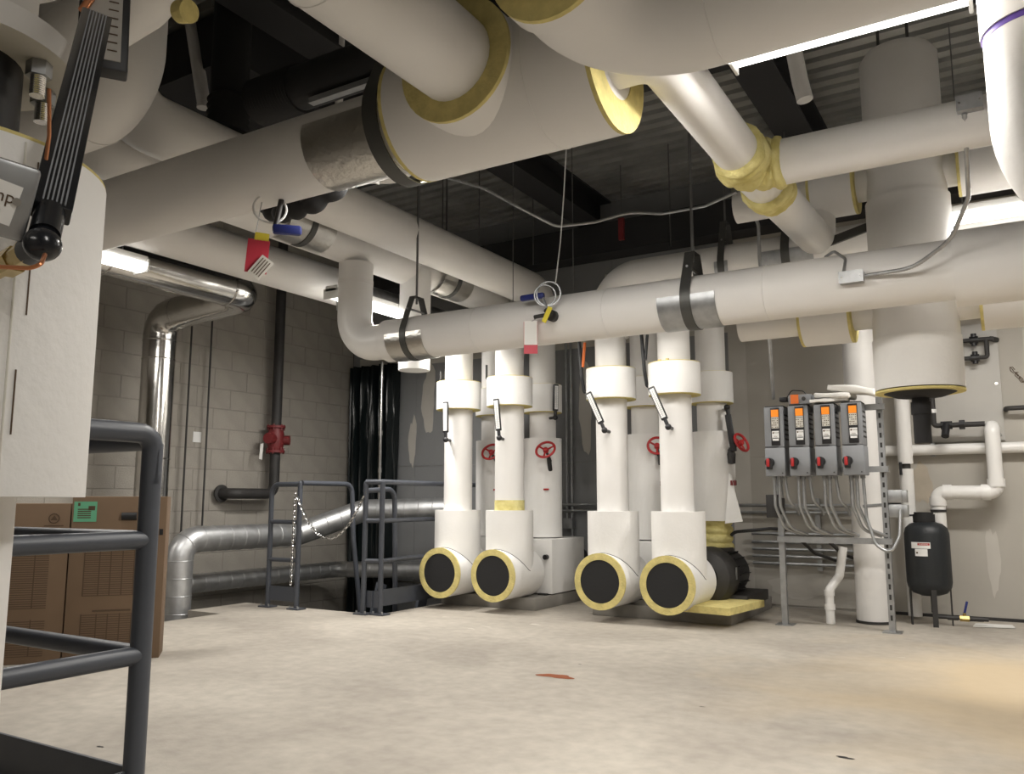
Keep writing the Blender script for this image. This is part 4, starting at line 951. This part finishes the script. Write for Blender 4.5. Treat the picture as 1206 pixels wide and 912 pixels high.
# ---------------------------------------------------------------- cardboard box
bc0, bc1 = atz(72, 781, 0), atz(187, 775, 0)
ex = (bc1 - bc0); BW = ex.length; ex.normalize(); ey = V(-ex.y, ex.x, 0); BH = .925; BD = .22
t = thing('cardboard_box', 'large printed cardboard box standing behind the foreground guard rail', 'box', (bc0 + ex * BW / 2 + ey * BD / 2))
rot = Matrix((ex, ey, V(0, 0, 1))).transposed()
b = MB(); b.box(bc0 + ex * BW / 2 + ey * BD / 2 + V(0, 0, BH / 2), (BW, BD, BH), rot, .004); b.build('carton', 'cardboard', t)
def onface(u, v, off=.0015): return bc0 + ex * u + V(0, 0, v) - ey * off
def facequad(name, m, u0, u1, v0, v1, off=.0016, par=None):
    b = MB(); b.quad(onface(u0, v0, off), onface(u1, v0, off), onface(u1, v1, off), onface(u0, v1, off)); return b.build(name, m, par or t, smooth=False)
gl = facequad('green_label', 'green', .01, .13, .78, .895)
b = MB()
for k in range(5):
    b.quad(*[onface(u, v, .0024) for u, v in ((.03, .80 + k * .012), (.10, .80 + k * .012), (.10, .806 + k * .012), (.03, .806 + k * .012))])
b.quad(*[onface(u, v, .0024) for u, v in ((.085, .845), (.12, .845), (.12, .87), (.085, .87))]); b.quad(*[onface(u, v, .0024) for u, v in ((.03, .87), (.042, .87), (.042, .888), (.03, .888))])
b.build('label_print', 'ink', gl, smooth=False)
b = MB(); b.path([onface(BW * .52, .81, .001), onface(BW * .68, .81, .001)], .022, 0, 16); b.build('hand_hole', 'rubber', t)
b = MB()
for (u0, u1, v0, v1) in ((.08, BW * .84, .36, .63), (.08, BW * .84, .04, .26)):
    v = v0
    while v < v1:
        b.quad(onface(u0, v), onface(u1, v), onface(u1, v + .004), onface(u0, v + .004)); v += .0125
    for f in (.0, .23, .40, .58, .76): b.quad(*[onface(u0 + (u1 - u0) * f + e, w_, .002) for e, w_ in ((0, v0), (.006, v0), (.006, v1), (0, v1))])
    b.quad(*[onface(u, v_, .002) for u, v_ in ((u0 + .06, v1 + .012), (u1 * .8, v1 + .012), (u1 * .8, v1 + .022), (u0 + .06, v1 + .022))])
b.quad(*[onface(u, v_, .002) for u, v_ in ((u0 + .0, .672), (u1, .672), (u1, .690), (u0, .690))])
b.build('printed_table', 'ink', t, smooth=False)
q = V(0, 0, 0); facequad('black_mark', 'black', BW * .93, BW * .97, .70, .735)

t2 = thing('cardboard_box', 'second printed cardboard box, on the left of the one with the green label', 'box', (bc0 - ex * .34 + ey * BD / 2))
b = MB(); b.box(bc0 - ex * .335 + ey * (BD / 2 + .01) + V(0, 0, BH / 2 - .02), (.655, BD, BH - .04), rot, .004); b.build('carton', 'cardboard', t2)
def face2(u, v, off=-.0085): return bc0 + ex * u + V(0, 0, v) - ey * off
b = MB()
for (u0, u1, v0, v1) in ((-.60, -.10, .30, .62), (-.60, -.10, .04, .24)):
    v = v0
    while v < v1:
        b.quad(face2(u0, v), face2(u1, v), face2(u1, v + .004), face2(u0, v + .004)); v += .0125
    for f in (.1, .35, .6, .85): b.quad(*[face2(u0 + (u1 - u0) * f + e, w_, -.008) for e, w_ in ((0, v0), (.006, v0), (.006, v1), (0, v1))])
b.quad(*[face2(u, v_) for u, v_ in ((-.55, .66), (-.1, .66), (-.1, .68), (-.55, .68))])
b.build('printed_table', 'ink', t2, smooth=False)
b = MB(); b.torus(face2(-.09, .80), -ey, .026, .003, 20, 5); b.bm.faces.new([b.bm.verts.new(face2(u, v_, -.008)) for u, v_ in ((-.108, .79), (-.072, .79), (-.09, .818))]); b.quad(*[face2(u, v_) for u, v_ in ((-.14, .755), (-.04, .755), (-.04, .761), (-.14, .761))]); b.build('recycling_mark', 'ink', t2, smooth=False)

# ---------------------------------------------------------------- foreground valve assembly, upper left
VX, VY = -1.25, .53
t = thing('insulated_valve', 'large white insulated cylinder hanging in the left foreground', 'pipe', (VX, VY, .9))
b = MB(); b.cyl((VX, VY, .905), (VX, VY, 1.355), .207, 64); b.build('jacket', 'canvas', t)
b = MB(); b.ring((VX, VY, 1.346), (0, 0, 1), .11, .206, .014, 64); b.build('insulation_edge', 'wool_edge', t)
b = MB(); b.cyl((VX, VY, -.0), (VX, VY, .92), .122, 40); b.build('lower_pipe', 'jacket', t)
b = MB(); b.cyl((VX, VY, 1.33), (VX, VY, 1.52), .088, 32); b.build('neck', 'black', t)
b = MB(); b.lathe((VX, VY, 0), (0, 0, 1), [(1.52, .07), (1.52, .156), (1.555, .156), (1.555, .10), (1.70, .10), (1.70, .07)], 56); fl = b.build('flange', 'flangepaint', t)
for a in range(-10, 350, 45):
    q = V(VX + 0.12 * math.cos(R(a)), VY + 0.12 * math.sin(R(a)), 1.52)
    b = MB(); b.cyl(q + V(0, 0, -.001), q + V(0, 0, -.022), .017, 6); bo = b.build('nut', 'galv', t)
    dn = [q + V(0, 0, -.02 - .0016 * k) for k in range(20)]; b = MB(); b.sweep(dn, [.0105 if k % 2 else .0092 for k in range(20)], 10); b.build('thread', 'chrome', bo)
part_tube(t, [V(VX, VY, 1.7), V(VX, VY, 3.88)], .15, 'jacket', 'upper_pipe')
# stitched seams of the jacket
def seam_at(px_, z0, z1, w_, m_):
    best = min((abs((lambda q: 603 + FPX * q.dot(RT) / q.dot(FW))(V(VX + .207 * math.cos(R(a)), VY + .207 * math.sin(R(a)), 1.1) - CC) - px_), a) for a in range(-80, 60))
    a = R(best[1]); b = MB(); b.cyl((VX + .2072 * math.cos(a), VY + .2072 * math.sin(a), z0), (VX + .2072 * math.cos(a), VY + .2072 * math.sin(a), z1), w_, 6); b.build('jacket_seam', m_, t)
seam_at(12, .91, 1.35, .0016, 'keypad'); seam_at(28, 1.13, 1.33, .0011, 'ink'); seam_at(22, .98, 1.06, .0011, 'ink')
# ribbed thermometer seen from its back
t = thing('ribbed_thermometer', 'black ribbed thermometer with ball joint close up at left', 'thermometer', atd(50, 292, .84))
ta, tb = atd(50, 288, .84), atd(113, 22, 1.22)
u = (tb - ta).normalized(); toC = (CC - ta).normalized(); s = u.cross(toC).normalized(); f = s.cross(u)
rot = Matrix((s, u, f)).transposed(); L = (tb - ta).length
sc = (CC - ta).length
wpx = lambda n: n * sc / FPX
c0 = ta + u * (L * .10); c1 = tb; Lc = (c1 - c0).length; cm = (c0 + c1) / 2
b = MB(); b.box(cm, (wpx(40), Lc, wpx(22)), rot, wpx(2)); b.build('case', 'black_gloss', t)
b = MB()
for k in range(6): b.box(cm + s * (wpx(-9) + wpx(4.2) * k) + f * wpx(11.5), (wpx(1.7), Lc * .985, wpx(3.0)), rot)
b.build('ribs', 'galv' if False else 'drive', t, smooth=False)
b = MB(); b.cyl(ta + u * wpx(16), c0 + u * wpx(3), wpx(15), 28); b.cyl(ta, ta + u * wpx(18), wpx(12), 28); b.build('neck', 'black_gloss', t)
b = MB(); b.lathe(ta, f, [(wpx(17 * math.sin(th)), wpx(18 * math.cos(th))) for th in [R(-90 + 12 * k) for k in range(16)]], 28); b.build('ball_joint', 'black_gloss', t)
pin = V(VX, VY, ta.z); dd = (pin - ta).normalized()
b = MB(); b.cyl(ta, ta + dd * .035, wpx(15), 20); b.build('socket', 'black', t)
b = MB(); b.cyl(ta + dd * .03, ta + dd * .055, wpx(15), 6); b.cyl(ta + dd * .055, ta + dd * .075, wpx(12), 20); b.cyl(ta + dd * .075, ta + dd * .11, wpx(15), 6); b.cyl(ta + dd * .1, ta + dd * .3, wpx(10), 16); b.build('brass_union', 'brass', t)
# second thermometer behind it
t = thing('dial_thermometer', 'thermometer with white scale behind the ribbed one, top left', 'thermometer', atd(120, 82, 1.25))
p0, p1 = atd(120, 86, 1.5), atd(127, -60, 1.55); u = (p1 - p0).normalized(); toC = (CC - p0).normalized(); s = u.cross(toC).normalized(); f = s.cross(u); rot = Matrix((s, u, f)).transposed(); sc = (CC - p0).length
b = MB(); b.box((p0 + p1) / 2, (wpx(46), (p1 - p0).length, wpx(20)), rot, .004); b.build('case', 'black', t)
b = MB(); b.box((p0 + p1) / 2 + f * wpx(10.5) + u * wpx(8) - s * wpx(2), (wpx(36), (p1 - p0).length * .98, wpx(1)), rot); b.build('scale', 'panelgrey', t, smooth=False)
b = MB()
for k in range(14): b.box(p0 + u * wpx(20 + 9 * k) + f * wpx(11.5) + s * wpx(8), (wpx(9), wpx(1.2), wpx(.5)), rot)
b.build('scale_marks', 'ink', t, smooth=False)
b = MB(); b.cyl(p0 + u * wpx(55) - s * wpx(20) + f * wpx(14), p0 + u * wpx(105) + s * wpx(2) + f * wpx(14), wpx(4), 12); b.build('copper_lead', 'copper', t)
# junction box with handwritten note
t = thing('junction_box', 'grey box with handwritten white note at the far left edge', 'box', atd(10, 228, .84))
jc = atd(-14, 228, .83); sc = (CC - jc).length; f = (CC - jc).normalized(); s = V(0, 0, 1).cross(f).normalized(); u = f.cross(s); rot = Matrix((s, u, f)).transposed()
rot2 = rot @ Matrix.Rotation(R(-8), 3, 'Z'); s2, u2, f2 = rot2.col[0], rot2.col[1], rot2.col[2]
b = MB(); b.box(jc, (wpx(76), wpx(74), wpx(40)), rot2, wpx(5)); b.build('body', 'galv', t)
b = MB(); b.box(jc + f2 * wpx(20.5) - s2 * wpx(8) - u2 * wpx(2), (wpx(66), wpx(40), wpx(.8)), rot2 @ Matrix.Rotation(R(-5), 3, 'Z')); nt_ = b.build('note', 'paper', t, smooth=False)
text_mesh('pump', wpx(17), frame(jc + f2 * wpx(21.2) + s2 * wpx(3) + u2 * wpx(2), s2, u2), 'handwriting', 'ink', nt_)
text_mesh('no', wpx(13), frame(jc + f2 * wpx(21.2) + s2 * wpx(6) - u2 * wpx(11), s2, u2), 'handwriting', 'ink', nt_)
b = MB(); b.cyl(jc + f2 * wpx(20) + s2 * wpx(24), jc + f2 * wpx(23) + s2 * wpx(24), wpx(4), 12); b.build('screw', 'chrome', t)
b = MB(); b.path([atd(58, 105, .92), atd(58, 160, .92), atd(54, 190, .92), atd(48, 215, .92)], .0022, .03, 8); tag(b.build('copper_capillary', 'copper'), 'thin copper tube behind the ribbed thermometer', 'tube')
b = MB(); b.path([atd(-10, 314, .8), atd(35, 316, .8), atd(48, 312, .8), atd(53, 300, .82)], .0022, .02, 8); tag(b.build('copper_capillary', 'copper'), 'thin copper tube below the brass fitting at the left edge', 'tube')

# ---------------------------------------------------------------- upper-left overhead clutter
t = pipe_thing('drop_elbow', 'big grey-white pipe elbow coming down at the upper left', (-3.0, 2.06, 2.4))
EXp = V(-3.13, 1.98, 2.60)
part_tube(t, [V(EXp.x, EXp.y, ZC), EXp, V(-5.0, EXp.y, 2.60)], .158, 'jacket', 'pipe', .24, 36, 12)
b = MB(); b.torus((EXp.x - .2, EXp.y, 2.60), (1, 0, 0), .158, .003, 36, 6); b.build('jacket_seam', 'jacket', t)
t = thing('overhead_stub', 'white insulated elbow with yellow edge at the top left of the frame', 'pipe', atd(195, 10, 2.0))
q = atd(182, -20, 2.3); b = MB(); b.path([q + V(-.6, .1, .05), q, q + V(.04, .02, .7)], .098, .12, 28); b.build('pipe', 'jacket', t)
q = atd(212, 14, 2.25); b = MB(); b.cyl(q, q + V(.04, .0, -.012), .03, 24); b.build('insulation_edge', 'wool_edge', t)
p0, p1 = at(222, 5, 3.1), at(240, 122, 3.1); b = MB(); b.path([p0 + (p0 - p1) * .6, p1], .04, 0, 20); b.cyl(p1, p1 + V(0, 0, -.03), .04, 20); tag(b.build('vent_pipe', 'pvc'), 'thin white pipe slanting down beside the black ribbed duct', 'pipe')
b = MB(); b.box((-4.3, 4.1, 3.7), (.9, 2.0, .34)); tag(b.build('dark_duct', 'steelbeam', smooth=False), 'wide dark duct under the deck at the upper left behind the thin white pipe', 'duct')  # added dark box, stands in for the dimmer light under the deck here
# black rubber-insulated pipes
BYY = 3.0
qv = at(271, 100, BYY); qh = at(380, 95, BYY)
t = thing('black_pipe', 'black ribbed insulated pipe bending right behind the overhead main', 'pipe', qv)
b = MB(); b.cyl(V(qv.x, BYY, at(271, 135, BYY).z), V(qv.x, BYY, ZC), .107, 28); b.build('vertical_pipe', 'rubber', t)
dn = [V(qv.x + .0, BYY, at(271, 135, BYY).z + .1 - .02 * k) for k in range(12)]; b = MB(); b.sweep(dn, [.122 if k % 2 else .109 for k in range(12)], 28); b.build('ribbed_end', 'rubber', t, angle=80)
xa, xb = at(305, 120, BYY).x, at(470, 60, BYY).x
b = MB(); b.cyl(V(xa, BYY, qh.z), V(xb + 1.0, BYY, qh.z), .116, 28); b.build('horizontal_pipe', 'rubber', t)
dn = [V(xa + .011 * k, BYY, qh.z) for k in range(30)]; b = MB(); b.sweep(dn, [.129 if k % 2 else .118 for k in range(30)], 28); b.build('ribbed_sleeve', 'rubber', t, angle=80)
b = MB(); b.box((at(400, 108, BYY - .05).x + .2, BYY - .05, qh.z - .133), (.8, .04, .03)); b.build('support_strut', 'galv', t, smooth=False)
q = at(335, 60, 4.6); b = MB(); b.box((q.x, 4.6, 3.5), (.4, .4, .75)); tag(b.build('dark_duct', 'steelbeam', smooth=False), 'dark square duct drop above the black ribbed pipe', 'duct')
q0, q1 = at(290, 128, 4.2), at(330, 150, 4.5); b = MB(); b.box((q0.x, 4.3, q0.z), (.1, 2.4, .08)); tag(b.build('support_channel', 'strap', smooth=False), 'steel channel under the black pipe at the upper left', 'beam')
# corrugated black hose and small fittings under the main
b = MB(); hp = bendpath([V(-3.15, AY + .30, AZ + .05), V(-2.95, AY + .20, AZ - .13), V(-2.62, AY + .18, AZ - .13), V(-2.40, AY + .32, AZ + .12)], .25, 12); dn = []
for a_, c_ in zip(hp, hp[1:]):
    k_ = max(1, int((c_ - a_).length / .008))
    for i in range(k_): dn.append(a_.lerp(c_, i / k_))
b.sweep(dn, [.030 + .020 * abs(math.sin(k * .26)) for k in range(len(dn))], 14); tag(b.build('black_hose', 'rubber', angle=80), 'dark corrugated hose tucked under the overhead main', 'hose')
def tag_card(name, label, c, wd, h, m, face=None, rotz=0, tilt=0):
    c = Vector(c); f = (CC - c); f.z = 0; f.normalize(); s = V(-f.y, f.x, 0); rot = Matrix((s, V(0, 0, 1), f)).transposed() @ Matrix.Rotation(R(tilt), 3, 'Z')
    t = thing(name, label, 'tag', c)
    b = MB(); b.box(c, (wd, h, .003), rot); b.build('card', m, t, smooth=False)
    return t, rot, f
c = at(303, 302, AY - .06); t, rot, f = tag_card('valve_tag', 'red tag with pale card hanging under the overhead main', c, .092, .15, 'redtag', tilt=-4)
b = MB(); b.box(c + f * .01 + rot.col[0] * .02 - rot.col[1] * .05, (.06, .10, .002), rot @ Matrix.Rotation(R(-32), 3, 'Z')); pc = b.build('pale_card', 'keypad', t, smooth=False)
b = MB()
for k in range(4): b.box(c + f * .0125 + rot.col[0] * .02 - rot.col[1] * .05 + (rot @ Matrix.Rotation(R(-32), 3, 'Z')).col[0] * (-.018 + .012 * k), (.004, .08, .001), rot @ Matrix.Rotation(R(-32), 3, 'Z'))
b.build('card_print', 'ink', pc, smooth=False)
b = MB(); b.box(c + rot.col[1] * .09 + rot.col[0] * .01, (.06, .035, .003), rot); b.build('yellow_flag', 'yellow', t, smooth=False)
b = MB(); b.path([c + rot.col[1] * .07 - rot.col[0] * .02, V(c.x - .02, AY - .03, AZ - AR)], .002, 0, 6); b.build('tie_wire', 'galv', t)
b = MB(); q = at(318, 246, AY - .03); b.torus(q, (f.x, f.y, .2), .07, .005, 24, 6); tag(b.build('wire_loop', 'white'), 'loop of white wire under the overhead main beside the red tag', 'wire')
q = at(338, 271, AY + .0); t = thing('shutoff_valve', 'small valve with blue lever under the overhead main beside the red tag', 'valve', q)
b = MB(); b.box(q, (.125, .045, .03), rot @ Matrix.Rotation(R(5), 3, 'Z'), .012); b.build('lever', 'blue', t)
b = MB(); b.cyl(q - rot.col[0] * .05, V(q.x - .04, AY, AZ - AR + .01), .012, 10); b.build('stem', 'iron', t)
# header drain valve with blue handle, yellow flag and red tag
q = at(650, 372, HY - HR - .02)
t = thing('drain_valve', 'small drain valve with blue lever and yellow flag on the long header', 'valve', q)
b = MB(); b.cyl(q + V(.0, -.01, 0), q + V(0, .05, 0), .035, 20); b.cyl(q + V(0, -.07, .02), q + V(0, .0, 0), .018, 14); b.cyl(q + V(-.10, -.04, -.005), q + V(0, -.04, 0), .013, 12); b.build('body', 'iron', t)
b = MB(); qb = at(627, 350, HY - HR - .06); b.box(qb, (.17, .035, .04), None, .014); b.build('lever', 'blue', t)
b = MB(); b.cyl(qb + V(.07, 0, 0), q + V(0, -.05, .02), .008, 8); b.build('lever_stem', 'galv', t)
b = MB(); b.box(q + V(.01, -.08, -.01), (.03, .006, .10), Matrix.Rotation(R(28), 3, 'Y')); b.build('flag', 'yellow', t, smooth=False)
b = MB(); b.torus(q + V(.0, -.04, .13), (.3, -1, 0), .075, .006, 24, 6); b.torus(q + V(-.02, -.05, .12), (.6, -1, 0), .065, .005, 24, 6); b.build('wire_coil', 'galv', t)
c = at(625, 398, HY - HR - .05); t, rot, f = tag_card('valve_tag', 'red tag with plastic sleeve hanging on the long header', c, .085, .20, 'redtag')
b = MB(); b.box(c + f * .004 + V(0, 0, .03), (.08, .15, .002), rot, .0); b.build('plastic_sleeve', 'paper', t, smooth=False)
b = MB(); b.path([c + V(0, 0, .1), q + V(-.06, -.03, 0)], .002, 0, 6); b.build('tie_wire', 'galv', t)
# small white elbow under the big tee and stub
b = MB(); q = at(470, 205, 3.4); b.path([at(405, 205, 3.2), at(468, 205, 3.2), at(492, 185, 3.3), at(470, 140, 3.6)], .05, .07, 20); tag(b.build('small_elbow', 'pvc'), 'small white pipe elbow peeping out below the shiny shield', 'pipe')
b = MB(); q = at(396, 226, 3.6); b.cyl(q + V(0, 0, -.05), V(q.x, q.y, ZC), .025, 16); tag(b.build('small_stub', 'pvc'), 'thin white pipe stub behind the overhead main', 'pipe')
